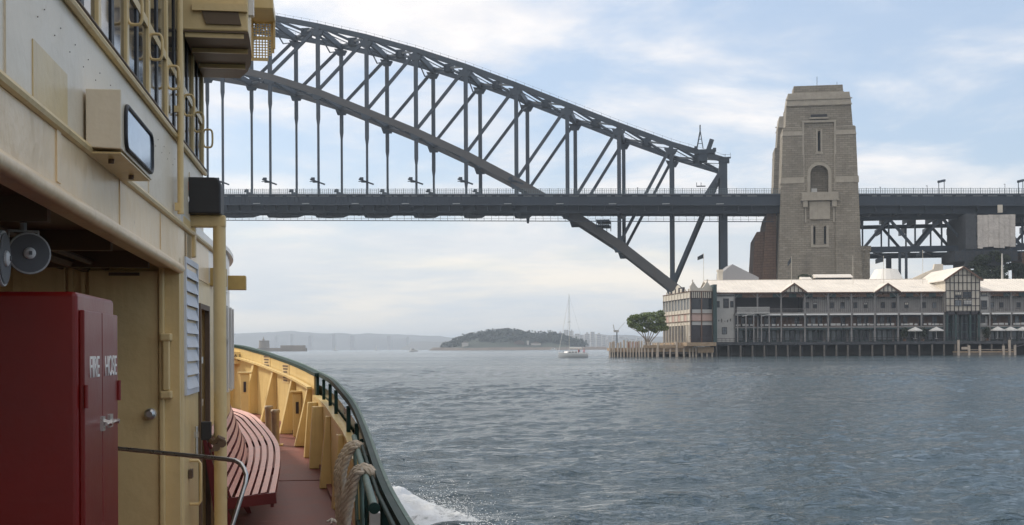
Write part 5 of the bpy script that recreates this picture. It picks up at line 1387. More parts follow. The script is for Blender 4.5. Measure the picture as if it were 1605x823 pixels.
# knees under the bulwark
def knee(a, wtop, wbot, th=.06, zt=None, nm='knee'):
    r, d = cap_at(a); nr = Vector((-d.y, d.x, 0)); z0 = dk(a)
    zt = r.z - .20 if zt is None else zt
    A = r + nr * .07
    def P(o, z, s): q = A + nr * o + d * s; return (q.x, q.y, z)
    mb = MB().add([P(0, z0, -th / 2), P(wbot, z0, -th / 2), P(wtop, zt, -th / 2), P(0, zt, -th / 2), P(0, z0, th / 2), P(wbot, z0, th / 2), P(wtop, zt, th / 2), P(0, zt, th / 2)],
                  [(0, 1, 2, 3), (7, 6, 5, 4), (0, 4, 5, 1), (1, 5, 6, 2), (2, 6, 7, 3), (3, 7, 4, 0)])
    mb.build(nm, M_YB, fer, bevel=.006)
for u, v in ((495.5, 583), (469, 571.5), (442, 561), (406, 549.6)):
    pass
for a, wb in ((16.3, .22), (17.6, .22), (19.2, .24), (20.6, .26), (21.7, .26), (22.5, .26)): knee(a, .05, wb, .12)
for a, wb in ((15.35, .17), (14.5, .16), (13.1, .12), (11.8, .10)): knee(a, .12 if a > 14 else .05, wb, .14, cap_at(a)[0].z - .33)
# boxed uprights standing against the bulwark
def upright(u0, u1, vb, ztop, depth=.16, nm='boxed_upright', m=None, ledge=True):
    a = 16.0
    for _ in range(12):
        b0, z = fa(u0, vb, a); a = max(8, min(24, a + (z - dk(a)) * 6))
    b1, _z = fa(u1, vb, a)
    mb = MB().box(b0, a - depth / 2, dk(a) - .01, b1, a + depth / 2, ztop)
    o = mb.build(nm, m or M_YB, fer, bevel=.012)
    return a, b0, b1
for (u0, u1, vb, vt) in ():
    a = 16.0
    for _ in range(40):
        b_, z_ = fa(u0, vb, a); a = max(8, min(24, a - (z_ - dk(a)) * -3.0 if z_ > dk(a) else a - .05))
        if abs(z_ - dk(a)) < .01: break
    zt_ = fa(u0, vt, a)[1]; b1_ = fa(u1, vb, a)[0]
    MB().box(b_, a - .09, dk(a) - .01, b1_, a + .09, zt_).build('boxed_upright', M_YB, fer, bevel=.012)
    MB().box(b_ - .015, a - .105, zt_, b1_ + .015, a + .105, zt_ + .02).build('upright_cap', M_YB, fer, bevel=.006)
# short post with a fairlead pin near the bow
for (u, vt, a, w) in ((384, 586, 19.5, .13), (466, 616, 17.15, .12)):
    b_, zt_ = fa(u, vt, a)
    MB().box(b_ - w / 2, a - .06, dk(a), b_ + w / 2, a + .06, zt_).box(b_ - w * .8, a - .08, zt_, b_ + w * .8, a + .08, zt_ + .03).build('vent_post', M_YB, fer, bevel=.01)
    MB().box(b_ - .02, a - .07, zt_ - .28, b_ + .02, a - .055, zt_ - .12).build('vent_slot', M_TIMBER, fer)
# notices on the bulwark's inner face
def notice(u, v, a, w, h, rows, nm='notice_plate'):
    r, d = cap_at(a); nr = Vector((-d.y, d.x, 0)); b_, z = fa(u, v, a)
    A = r + nr * .072
    def P(o, zz, s): q = A + nr * o + d * s; return (q.x, q.y, zz)
    zc_ = z
    p = MB().add([P(0, zc_ - h, -w), P(0, zc_ - h, w), P(0, zc_ + h, w), P(0, zc_ + h, -w), P(.006, zc_ - h, -w), P(.006, zc_ - h, w), P(.006, zc_ + h, w), P(.006, zc_ + h, -w)],
                 [(0, 1, 2, 3), (7, 6, 5, 4), (0, 4, 5, 1), (1, 5, 6, 2), (2, 6, 7, 3), (3, 7, 4, 0)]).build(nm, M_Y, fer)
    mb = MB()
    for k in range(rows):
        zz = zc_ + h * .75 - 1.5 * h * k / max(1, rows - 1); ww = w * (.75 - .3 * ((k * 7) % 3) / 3)
        mb.add([P(.007, zz - .012, -ww), P(.007, zz - .012, ww), P(.007, zz + .012, ww), P(.007, zz + .012, -ww), P(.009, zz - .012, -ww), P(.009, zz - .012, ww), P(.009, zz + .012, ww), P(.009, zz + .012, -ww)],
               [(0, 1, 2, 3), (7, 6, 5, 4), (0, 4, 5, 1), (1, 5, 6, 2), (2, 6, 7, 3), (3, 7, 4, 0)])
    mb.build('print_line', M_DKT, p)
notice(428, 568, 19.9, .28, .12, 5); notice(459, 585, 18.35, .3, .14, 6)
def text_mesh(txt, size, m, parent, mat4, sy=1.0, ext=.002, nm='lettering', align='CENTER'):
    cu = bpy.data.curves.new(nm, 'FONT'); cu.body = txt; cu.size = size; cu.extrude = ext; cu.align_x = align; cu.align_y = 'CENTER'
    cu.materials.append(m); o = bpy.data.objects.new(nm, cu); C.objects.link(o); o.parent = parent
    bpy.context.view_layer.update(); me = bpy.data.meshes.new_from_object(o.evaluated_get(bpy.context.evaluated_depsgraph_get()))
    bpy.data.objects.remove(o); o = bpy.data.objects.new(nm, me); C.objects.link(o); o.parent = parent
    o.matrix_local = mat4 @ Matrix.Diagonal((1, sy, 1, 1)); return o
def face_mat(pos, xdir, updir):
    x = Vector(xdir).normalized(); y = Vector(updir).normalized(); z = x.cross(y)
    m = Matrix((x, y, z)).transposed().to_4x4(); m.translation = pos; return m
# KEEP CLEAR board at the bow
b_, z_ = fa(368, 561, 21.35)
MB().box(b_ - .75, 21.36, z_ - .1, b_ + .19, 21.53, z_ + .1).build('sign_board', M_YB, fer)
text_mesh('KEEP CLEAR', .16, M_DKT, fer, face_mat(Vector((b_ - .27, 21.355, z_)), (1, 0, 0), (0, 0, 1)), 1.0, .003)
# ---- deck house
WB = -.95                                  # side wall plane
zB0, zB1 = E_(.535), E_(.80)
def lerp(a, b, t): return a + (b - a) * t
def quadbox(b0, b1, a0, a1, z00, z01, z10, z11, nm, m, parent=fer, **k):
    """box with different heights at its aft (a0) and forward (a1) ends"""
    return MB().add([(b0, a0, z00), (b1, a0, z00), (b1, a1, z10), (b0, a1, z10), (b0, a0, z01), (b1, a0, z01), (b1, a1, z11), (b0, a1, z11)],
                    [(3, 2, 1, 0), (4, 5, 6, 7), (0, 1, 5, 4), (1, 2, 6, 5), (2, 3, 7, 6), (3, 0, 4, 7)]).build(nm, m, parent, **k)
# band under the upper deck, its rounded lower edge and the moulding on top
quadbox(WB - .12, WB, -3, 8.25, E_(.60), E_(.80), E_(.53), E_(.82), 'deck_beam', M_BEAM)
quadbox(WB - .12, WB, 8.25, 10.2, E_(.53), E_(.82), E_(.53), E_(.83), 'deck_beam', M_BEAM)
MB().tube([(WB, -3, E_(.60)), (WB, 8.25, E_(.53))], .032, 10).build('beam_edge', M_BEAM, fer, smooth=True)
MB().tube([(WB + .005, -3, E_(.80)), (WB + .005, 3.8, E_(.80)), (WB + .005, 8.25, E_(.82)), (WB + .005, 11.2, E_(.84))], .02, 8).build('belt_moulding', M_Y, fer, smooth=True)
quadbox(WB - .1, WB + .006, 4.55, 4.62, E_(.6), E_(.79), E_(.6), E_(.79), 'beam_lap', M_BEAM)
# upper wall below the windows
quadbox(WB - .10, WB - .01, -3, 9.9, E_(.80), E_(1.19), E_(.83), E_(1.38), 'upper_wall', M_WP)
quadbox(WB - .02, WB - .006, 4.25, 4.79, E_(.83), E_(1.03), E_(.83), E_(1.03), 'cover_plate', M_Y)
rv = MB()
for k in range(46):
    a = 2.6 + k * .13
    for j, zz in enumerate((1.15, 1.10)):
        if (k + j) % 2 == 0: rv.lathe([(.0026, 0), (.0022, .003)], (WB - .008, a + .03 * j, E_(zz + (a - 2.6) * .012)), 'x', 6)
tag(rv.build('rivet', M_DKT, fer), kind='stuff')
sillz = lambda a: E_(1.19 + (a + 3) / 12.9 * .19)
MB().tube([(WB + .005, -3, sillz(-3)), (WB + .005, 9.9, sillz(9.9))], .018, 8).build('window_sill', M_Y, fer, smooth=True)
MB().tube([(WB + .012, -3, sillz(-3) + .025), (WB + .012, 9.9, sillz(9.9) + .025)], .009, 6).build('sill_strip', M_DKT, fer)
# mullions, glass, transom
mull = [4.75 - .75 * k for k in range(8, 0, -1)] + [4.75, 5.41, 6.16, 6.89, 7.65, 8.5, 9.12, 9.82]
for a in mull:
    MB().box(WB - .07, a - .03, sillz(a), WB + .004, a + .03, E_(2.9)).build('mullion', M_Y, fer, bevel=.004)
    MB().box(WB - .06, a + .032, sillz(a) + .03, WB - .008, a + .065, E_(2.9)).build('window_gasket', M_RUB, fer)
for a0, a1 in zip(mull[:-1], mull[1:]):
    MB().box(WB - .03, a0 + .04, sillz(a0) + .02, WB - .013, a1 - .031, E_(1.74)).build('pane', M_GLASS, fer)
    MB().box(WB - .03, a0 + .04, E_(1.79), WB - .013, a1 - .031, E_(2.75)).build('pane', M_GLASS, fer)
    am = (a0 + a1) / 2
    MB().box(WB - .055, am - .035, sillz(am) + .02, WB - .006, am + .035, E_(2.75)).build('sash_bar', M_RUB, fer)
    MB().box(WB - .06, a0 + .031, sillz(a0) + .01, WB - .004, a1 - .031, sillz(a0) + .04).build('sash_rail', M_Y, fer)
    MB().box(WB - .06, a0 + .031, E_(1.742), WB - .001, a1 - .031, E_(1.788)).build('transom', M_Y, fer)
MB().box(WB - .1, -3, E_(2.75), WB, 9.9, E_(3.4)).build('upper_fascia', M_Y, fer)
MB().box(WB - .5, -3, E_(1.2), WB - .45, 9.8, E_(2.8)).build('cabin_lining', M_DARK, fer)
MB().box(-9.0, -3, E_(3.35), WB, 9.9, E_(3.45)).build('upper_roof', M_WP, fer)
MB().box(-9.0, 9.8, E_(.83), WB - .02, 9.9, E_(3.4)).build('upper_front', M_WF, fer)
MB().box(-9.06, -3, .8, -8.95, 9.9, E_(3.4)).build('port_wall', M_WP, fer)
# loop handles on the mullions
def loop(c, h, w, r=.008):
    pts = []
    for k in range(20):
        t = 2 * PI * k / 20; x = math.cos(t); z = math.sin(t)
        pts.append((c[0] + w / 2 * math.copysign(abs(x) ** .55, x), c[1], c[2] + h / 2 * math.copysign(abs(z) ** .55, z)))
    return MB().tube(pts, r, 7, closed=True)
for a in mull:
    if a > 2: loop((WB + .035, a, E_(1.645)), .14, .07).build('grab_handle', M_Y, fer, smooth=True)
# welded laps, drips and a stub of hose hook on the old plating
for a, z0, z1 in ((3.9, .83, 1.17), (6.9, .84, 1.2), (8.9, .84, 1.25)):
    MB().box(WB - .02, a - .006, E_(z0), WB - .004, a + .006, E_(z1)).build('weld_seam', M_WP, fer)
for a in (5.9, 7.3, 8.6):
    MB().box(WB - .03, a - .008, E_(.58), WB + .005, a + .008, E_(.79)).build('weld_seam', M_BEAM, fer)
# ceiling over the side passage recess and what is under it
MB().box(-3.6, -3, E_(.60), WB - .12, 8.3, E_(.66)).build('passage_ceiling', M_SOF, fer)
for k, a in enumerate((2.2, 3.6, 5.0, 6.4, 7.7)):
    MB().box(-3.6, a - .03, E_(.50), WB - .12, a + .03, E_(.60)).build('ceiling_beam', M_SOF, fer)
MB().box(-1.9, -3, E_(.53), -1.82, 8.2, E_(.60)).build('ceiling_stringer', M_SOF, fer)
for (b_, r) in ((-1.35, .018), (-1.48, .03), (-1.62, .014)):
    MB().tube([(b_, -3, E_(.53)), (b_, 3.4, E_(.53)), (b_ - .05, 3.7, E_(.53)), (b_ - .05, 8.2, E_(.53))], r, 7).build('ceiling_pipe', M_DKT, fer, smooth=True)
lb = MB().box(-1.25, 2.6, E_(.50), -1.08, 4.0, E_(.58)); lb.build('cable_tray', M_RUB, fer)
BH = 8.2
MB().box(-3.6, BH, .85, WB - .0, BH + .08, E_(.60)).build('bulkhead', M_Y, fer)
MB().box(-3.7, -3, .85, -3.6, 8.3, E_(.6)).build('inner_wall', M_Y, fer)
def onbh(u, v): return fa(u, v, BH)
x0_, z1_ = onbh(140, 424); x1_, _ = onbh(249, 424)
d = MB().box(x0_, BH - .035, .95, x1_, BH, z1_).build('bulkhead_door', M_Y, fer, bevel=.006)
MB().box(onbh(172, 430)[0], BH - .045, z1_ - .035, onbh(220, 430)[0], BH - .036, z1_ - .015).build('door_plate', M_DKT, d)
hx_, hz_ = onbh(238, 648)
MB().lathe([(.036, 0), (.036, -.02), (.016, -.022), (.016, -.05), (.03, -.055), (.034, -.075), (.02, -.09)], (hx_, BH - .035, hz_), 'y', 16).build('door_knob', M_SS, d, smooth=True)
x2_ = onbh(104, 424)[0]
MB().box(onbh(20, 424)[0], BH - .03, .95, x2_, BH, onbh(100, 419)[1]).build('bulkhead_panel', M_Y, fer, bevel=.006)
for u in (112, 131): MB().box(onbh(u, 420)[0] - .012, BH - .03, .9, onbh(u, 420)[0] + .012, BH, E_(.58)).build('door_jamb', M_Y, fer)
MB().box(onbh(250, 420)[0], BH - .06, .85, onbh(258, 420)[0], BH, E_(.55)).build('door_jamb', M_Y, fer, bevel=.008)
# strap hinge/handle on the jamb
for (u, v0, v1, q) in ((262, 530, 612, .03),):
    x_, zt_ = onbh(u, v0); zb_ = onbh(u, v1)[1]
    MB().box(x_ - .02, BH - .09, zb_, x_ + .025, BH - .06, zt_).box(x_ - .035, BH - .1, zt_ - .02, x_ + .035, BH, zt_ + .03).box(x_ - .035, BH - .1, zb_ - .05, x_ + .035, BH, zb_).build('hand_bar', M_Y, fer, bevel=.01)
# rounded corner post and side wall with louvre, doorway and window strip
MB().tube([(WB - .07, 8.33, .85), (WB - .07, 8.33, E_(.56))], .085, 20).build('corner_post', M_Y, fer, smooth=True)
zt_ = E_(.55)
MB().box(WB - .1, 8.35, .85, WB - .005, 9.42, zt_).build('side_wall', M_Y, fer)
MB().box(WB - .1, 8.35, zt_, WB - .005, 12.2, E_(.92)).build('side_wall', M_WF, fer)
MB().box(WB - .1, 10.12, .85, WB - .005, 11.2, zt_).build('side_wall', M_Y, fer)
MB().box(WB - .1, 9.42, E_(.33), WB - .005, 10.12, zt_ - .001).build('side_wall', M_Y, fer)
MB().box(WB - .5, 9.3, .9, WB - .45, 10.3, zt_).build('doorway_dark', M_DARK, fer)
d = MB().box(WB - .12, 9.46, .95, WB - .09, 10.08, E_(.32)).build('side_door', M_DKT, fer)
for z in (-.1, -.12 - .3): MB().box(WB - .08, 9.5, E_(z), WB + .01, 9.62, E_(z + .05)).build('hinge', M_SS, d)
MB().box(WB - .02, 9.40, .9, WB + .015, 9.46, E_(.35)).box(WB - .02, 10.08, .9, WB + .015, 10.14, E_(.35)).box(WB - .02, 9.46, E_(.31), WB + .015, 10.08, E_(.35)).build('door_frame', M_DKT, fer)
lf = fw(297, 405, WB)[1]; lbz = fw(306, 615, WB)[1]
la0, la1 = 8.5, 9.3
f = MB().box(WB - .01, la0, lbz, WB + .012, la0 + .04, E_(.63)).box(WB - .01, la1 - .04, lbz, WB + .012, la1, E_(.63)).box(WB - .01, la0 + .04, E_(.59), WB + .012, la1 - .04, E_(.63)).box(WB - .01, la0 + .04, lbz, WB + .012, la1 - .04, lbz + .04).build('louvre_frame', M_LOU, fer)
MB().box(WB - .02, la0 + .04, lbz, WB - .006, la1 - .04, E_(.6)).build('louvre_back', M_NET, f)
nb = 9; hh = (E_(.59) - lbz - .04) / nb
for k in range(nb):
    z = lbz + .04 + k * hh
    MB().add([(WB + .018, la0 + .04, z), (WB + .018, la1 - .04, z), (WB - .004, la1 - .04, z + hh * .82), (WB - .004, la0 + .04, z + hh * .82), (WB + .012, la0 + .04, z), (WB + .012, la1 - .04, z), (WB - .01, la1 - .04, z + hh * .82), (WB - .01, la0 + .04, z + hh * .82)],
             [(0, 1, 2, 3), (7, 6, 5, 4), (0, 4, 5, 1), (1, 5, 6, 2), (2, 6, 7, 3), (3, 7, 4, 0)]).build('louvre_blade', M_LOU, f)
# curved front of the house with tall windows
fr_ = cat([(-.96, 11.2, 0), (-.965, 12.2, 0), (-1.02, 13.2, 0), (-1.2, 14.4, 0), (-1.6, 15.5, 0), (-2.4, 16.4, 0), (-3.6, 16.9, 0), (-5.0, 17.0, 0)], 6)
frm = mirrored(fr_)
ribbon(frm, 0, .08, lambda p: dk(p.y) - .05, lambda p: E_(-.38), 'front_apron', M_Y)
ribbon(frm, 0, .08, lambda p: E_(.40), lambda p: E_(.92), 'front_fascia', M_WF)
ribbon(frm, -.04, .1, lambda p: E_(.92), lambda p: E_(.96), 'front_roof_edge', M_WF)
ribbon(frm, .05, .07, lambda p: E_(-.38), lambda p: E_(.40), 'front_glass', M_GLASS)
for i in range(0, len(frm), 3):
    p = frm[i]; d_ = (frm[min(i + 1, len(frm) - 1)] - frm[max(0, i - 1)]).normalized()
    MB().beam((p.x, p.y, E_(-.39)), (p.x, p.y, E_(.41)), .09, .07, (d_.x, d_.y, 0)).build('front_mullion', M_WF, fer)
ribbon(frm, -.03, .06, lambda p: E_(-.40), lambda p: E_(-.37), 'front_sill', M_Y)
rf = MB(); rf.v = [(p.x, p.y, E_(.94)) for p in frm]; rf.f = [tuple(range(len(rf.v)))]
rf.build('front_roof', M_WF, fer)
for z in (-.13,): MB().box(WB - .0, 10.9, E_(.06), WB + .04, 10.98, E_(.10)).box(WB, 11.6, E_(.06), WB + .04, 11.68, E_(.1)).build('window_catch', M_SS, fer)
# boards jutting over the water from the front corner
for (u0, u1, v0, v1, a) in ((316, 354, 420, 448, 10.4), (358, 385, 432, 454, 12.4)):
    b0_, zt2 = fa(u0, v0, a); b1_, zb2 = fa(u1, v1, a)
    MB().box(b0_ - .1, a - .02, zb2, b1_, a + .14, zt2).build('jutting_board', M_OCH, fer, bevel=.005)
# standing vent pipe with a crosspiece
ap = 9.0
bpx, _ = fa(344, 400, ap); zpt = fa(340, 338, ap)[1]
MB().tube([(bpx, ap, .85), (bpx, ap, zpt - .03)], .045, 20).build('vent_pipe', M_Y, fer, smooth=True)
MB().box(fa(289, 345, ap)[0], ap - .045, zpt - .085, bpx + .045, ap + .045, zpt).build('pipe_crosspiece', M_Y, fer, bevel=.01)
MB().box(fa(291, 345, ap)[0], ap - .03, zpt - .30, fa(307, 345, ap)[0], ap + .04, zpt - .085).build('pipe_bracket', M_Y, fer, bevel=.01)
MB().box(WB - .02, 8.5, E_(.6), WB + .0, 8.9, E_(.9)).build('bracket_plate', M_Y, fer)
# upright conduit on the upper wall
cb_ = WB + .035; ca_ = 8.0
MB().tube([(cb_, ca_, E_(.86)), (cb_, ca_, E_(3.2))], .02, 12).build('conduit', M_Y, fer, smooth=True)
MB().box(WB, ca_ - .02, E_(.88), cb_, ca_ + .02, E_(.93)).box(WB, ca_ - .02, E_(1.5), cb_, ca_ + .02, E_(1.54)).build('conduit_clip', M_Y, fer)
# bridge wing above
wa0, wa1 = 8.4, 9.8
wz = fa(350, 51, wa0)[1]
wb_ = fa(389, 60, wa0)[0]
pl = [(WB, wa0), (wb_, wa0)] + [(fa(392, 70, wa0 + .25)[0], wa0 + .25), (fa(394, 80, wa0 + .6)[0], wa0 + .6), (fa(393, 90, wa0 + .9)[0], wa0 + .9), (fa(388, 95, wa0 + 1.15)[0], wa0 + 1.15), (fa(376, 100, wa1)[0], wa1), (WB, wa1)]
MB().prism(pl, wz + .012, wz + .9, 'z').build('bridge_wing', M_Y, fer, bevel=.01)
MB().prism([(a * .995 - .002, b) for a, b in pl], wz, wz + .011, 'z').build('wing_underside', M_SOF, fer)
for a in (wa0 + .02, wa0 + .45, wa0 + .93): MB().box(WB + .02, a, wz - .03, wb_ - .03 - (.05 if a > wa0 + .6 else 0), a + .015, wz).build('wing_rib', M_Y, fer)
x0_, z1_ = fa(316, 18, wa0); x1_, z0_ = fa(376, 40, wa0)
MB().prism([(x0_, z1_), (x1_ - .01, z1_), (x1_ + .01, z0_), (x0_ + .03, z0_)], wa0 - .02, wa0 - .001, 'y').build('wing_recess', M_SOF, fer)
MB().box(x0_ - .06, wa0 - .035, z1_, x1_ + .05, wa0 - .001, z1_ + .05).build('wing_lip', M_Y, fer)
x0_, z1_ = fa(383, -4, wa0 + .1); x1_, z0_ = fa(386, 20, wa0)
MB().box(x1_ - .005, wa0 + .05, z0_, x1_ + .045, wa0 + .12, z0_ + .6).build('wing_post', M_WF, fer)
# perforated sidelight screen
sa = 9.95
def S(u, v): return fa(u, v, sa)
bx_, tz_ = S(392, 20); ex_, bz_ = S(430, 96)
mb = MB(); nx_, nz_ = 8, 15
for i in range(nx_):
    for j in range(nz_):
        x0, x1 = bx_ + (ex_ - bx_) * i / nx_, bx_ + (ex_ - bx_) * (i + 1) / nx_
        z0, z1 = bz_ + (tz_ - .06 - bz_) * j / nz_, bz_ + (tz_ - .06 - bz_) * (j + 1) / nz_
        if j < 3 and i > nx_ - 3 + j // 2: continue
        cx_, cz_ = (x0 + x1) / 2, (z0 + z1) / 2; rx_, rz_ = (x1 - x0) * .36, (z1 - z0) * .36
        if i == 0 or i == nx_ - 1 or j in (0, 8, nz_ - 1): mb.box(x0, sa, z0, x1, sa + .006, z1); continue
        o = len(mb.v)
        outer = [(x1, cz_), (x1, z1), (cx_, z1), (x0, z1), (x0, cz_), (x0, z0), (cx_, z0), (x1, z0)]
        inner = [(cx_ + rx_ * math.cos(k * PI / 4), cz_ + rz_ * math.sin(k * PI / 4)) for k in range(8)]
        mb.v += [(a_, sa, b__) for a_, b__ in outer] + [(a_, sa, b__) for a_, b__ in inner]
        for k in range(8): mb.f.append((o + k, o + (k + 1) % 8, o + 8 + (k + 1) % 8, o + 8 + k))
tag(mb.build('perforated_screen', M_Y, fer), kind='stuff')
sarm = MB().box(bx_ - .06, sa - .4, tz_ - .07, ex_ + .01, sa + .02, tz_ + .005).build('screen_arm', M_Y, fer, bevel=.006)
MB().box(bx_ - .05, sa - .02, bz_ + .03, bx_ + .02, sa + .02, tz_ - .07).box(ex_ - .008, sa - .02, bz_ + .1, ex_ + .008, sa + .02, tz_ - .07).build('screen_stay', M_Y, fer)

# ---- things fixed to or standing on the ferry
def onferry(name, label, cat, b, a, z, rz=0.0, group=None):
    return thing(name, label, cat, (b * cP - a * sP, b * sP + a * cP, z), PSI + rz, group)
# fire hose locker
KB = -.93
ka0, ka1 = fw(130, 600, KB)[0], fw(186, 600, KB)[0]
kz = fw(130, 457, KB)[1]
lk = onferry('fire_hose_cabinet', 'tall dark red steel locker with white lettering beside the cream bulkhead', 'cabinet', KB, ka0, .85)
Hk = kz - .85; Dk = ka1 - ka0
MB().box(-.75, 0, 0, -.02, Dk, Hk).build('cabinet_body', M_RED, lk, bevel=.018, seg=3)
for k in range(2):
    y0, y1 = .035 + k * (Dk - .05) / 2, .03 + (k + 1) * (Dk - .05) / 2
    d = MB().box(-.02, y0, .05, .0, y1 - .006, Hk - .07).build('door', M_RED, lk, bevel=.004)
    for zz in (.35, Hk - .45): MB().tube([(.004, .035 if k == 0 else Dk - .022, zz), (.004, .035 if k == 0 else Dk - .022, zz + .09)], .009, 8).build('hinge', M_RED, d)
hzk = fw(165, 662, KB)[1] - .85
MB().tube([(.03, Dk * .40, hzk), (.03, Dk * .72, hzk)], .006, 8).tube([(.0, Dk * .47, hzk + .01), (.045, Dk * .47, hzk)], .011, 8).tube([(.0, Dk * .68, hzk), (.045, Dk * .68, hzk)], .010, 8) \
    .box(.0, Dk * .44, hzk - .03, .012, Dk * .5, hzk + .03).box(.0, Dk * .65, hzk - .025, .012, Dk * .73, hzk + .03).build('latch', M_SS, lk)
tz = (fw(145, 578, KB)[1] + fw(170, 574, KB)[1]) / 2 - .85
text_mesh('FIRE', .13, M_WHITE, lk, face_mat(Vector((.0015, Dk * .285, tz)), (0, 1, 0), (0, 0, 1)), .95)
text_mesh('HOSE', .13, M_WHITE, lk, face_mat(Vector((.0015, Dk * .745, tz)), (0, 1, 0), (0, 0, 1)), .95)
for ch in lk.children:
    if ch.name.startswith('lettering'): ch.scale.x *= .88
# boxed navigation window
MBb = fw(190, 180, WB)[0]
m_a = fw(134, 180, WB)[0]; mb0 = fa(190, 180, m_a)[0]; m_a1 = fw(238, 240, mb0)[0]
zt_, zb_ = fa(190, 140, m_a)[1], fa(190, 231, m_a)[1]
bxo = onferry('window_box', 'grey white box bolted to the upper wall with an angled glass porthole', 'box', WB, m_a, zb_)
Lb = m_a1 - m_a; Wb = mb0 - WB; Hb = zt_ - zb_
MB().add([(0, 0, 0), (Wb, 0, -.006), (Wb, Lb, -.014), (0, Lb, 0), (0, 0, Hb), (Wb, 0, Hb), (Wb, Lb, Hb - .02), (0, Lb, Hb - .02)], [(3, 2, 1, 0), (4, 5, 6, 7), (0, 1, 5, 4), (1, 2, 6, 5), (2, 3, 7, 6), (3, 0, 4, 7)]).build('box_body', M_WP, bxo, bevel=.004)
MB().box(.004, .02, -.022, Wb - .005, Lb - .02, -.015).build('bottom_plate', M_Y, bxo)
for (q, w) in ((.2, .5), (.75, .55)): MB().lathe([(.012, 0), (.012, -.02)], (Wb * w, Lb * q, -.02), n=10).build('bolt', M_DKT, bxo)
def rrect(y0, y1, z0, z1, r, n=5):
    pts = []
    for (cy_, cz_, s) in ((y1 - r, z1 - r, 0), (y0 + r, z1 - r, 1), (y0 + r, z0 + r, 2), (y1 - r, z0 + r, 3)):
        for k in range(n + 1):
            t = PI / 2 * (s + k / n); pts.append((cy_ + r * math.cos(t), cz_ + r * math.sin(t)))
    return pts
pr_ = rrect(.07, Lb - .03, .012, Hb - .045, .05)
MB().prism(pr_, Wb + .001, Wb + .006, 'x').build('glass', mat('mirror_glass', (.42, .55, .70), .04, .85, var=.03), bxo)
MB().tube([(Wb + .006, y, z) for y, z in pr_], .009, 8, closed=True).build('gasket', M_RUB, bxo, smooth=True)
# horn loudspeakers under the ceiling
def horn(label, b, a, z, rz, R0):
    o = onferry('horn_loudspeaker', label, 'loudspeaker', b, a, z, rz, 'horn loudspeakers under the ceiling')
    MB().lathe([(R0, 0), (R0 * 1.03, .008), (R0 * .97, .012), (R0 * .78, .05), (R0 * .62, .075), (R0 * .6, .1), (R0 * .5, .17), (R0 * .42, .2), (.01, .2)][::1], n=32, axis='y').build('bell', M_SPK, o, smooth=True)
    MB().lathe([(R0 * .93, -.004), (R0 * .90, -.003), (R0 * .3, -.0025), (R0 * .28, -.006)], n=28, axis='y').build('horn_throat', M_HAT, o, smooth=True)
    MB().lathe([(R0 * .29, -.004), (R0 * .28, -.012), (R0 * .2, -.018), (.001, -.022)], n=20, axis='y').build('centre_cap', M_WHITE, o, smooth=True)
    MB().box(-R0 * .07, -.025, -R0 * .09, R0 * .07, -.021, R0 * .09).build('badge', M_HAT, o)
    MB().tube([(-R0 * .7, .12, 0), (-R0 * .7, .12, R0 * 1.2), (R0 * .7, .12, R0 * 1.2), (R0 * .7, .12, 0)], .007, 6).tube([(0, .12, R0 * 1.2), (0, .12, EYE + .60 - z + .0)], .014, 8).build('bracket', M_SPK, o)
a_ = 5.2
b_, z_ = fa(46, 397, a_); horn('grey horn loudspeaker with white centre cap facing the camera under the ceiling', b_, a_, z_, R(24), .083)
a_ = 4.9; b_, z_ = fa(7, 405, a_); horn('grey horn loudspeaker seen edge on at the left frame edge', b_, a_, z_, R(92), .105)
# black padded box over the vent pipe
a_ = 8.86
x0_, z1_ = fa(289, 277, a_); x1_, z0_ = fa(346, 335, a_)
bb = onferry('black_lamp_box', 'black rounded lamp box standing on top of the cream vent pipe', 'lamp box', x0_, a_, z0_)
w_, h_ = x1_ - x0_, z1_ - z0_
prf = [(0, 0), (w_, 0), (w_, h_ * .8), (w_ * .96, h_ * .93), (w_ * .86, h_), (0, h_)]
MB().prism(prf, 0, .28, 'y').build('box_shell', M_RUB, bb, bevel=.012)
MB().box(.0, -.012, h_ * .62, .028, -.001, h_ * .86).build('red_label', mat('orange_label', (.5, .12, .05), .6), bb)
MB().tube([(.012 + .018 * math.cos(t), -.006, h_ * .38 + .03 * math.sin(t)) for t in np.linspace(-1.5, 1.5, 9)], .0045, 6).build('handle', M_SS, bb)
# stainless hand rail with bent end
a0_ = 6.6
r0 = fa(180, 702.5, 6.9); r1 = fa(362, 720, 6.35); r2 = fa(386, 741, 6.3); r3 = fa(362, 830, 6.25)
hr = onferry('stair_handrail', 'thin stainless handrail bending down beside the red cabinet', 'handrail', 0, 0, 0)
pts = [(r0[0] - .5, 7.0, r0[1]), (r0[0], 6.9, r0[1]), (r1[0] - .03, 6.37, r1[1]), (r1[0] + .02, 6.345, r1[1] - .006), (r1[0] + .05, 6.33, r1[1] - .022), (r2[0] - .012, 6.31, r2[1] + .02), (r2[0], 6.3, r2[1] - .01), (r2[0] - .004, 6.29, r2[1] - .05), (r3[0], 6.25, r3[1]), (r3[0] - .12, 6.2, .85)]
MB().tube(pts, .0115, 12).build('rail_tube', M_SS, hr, smooth=True)
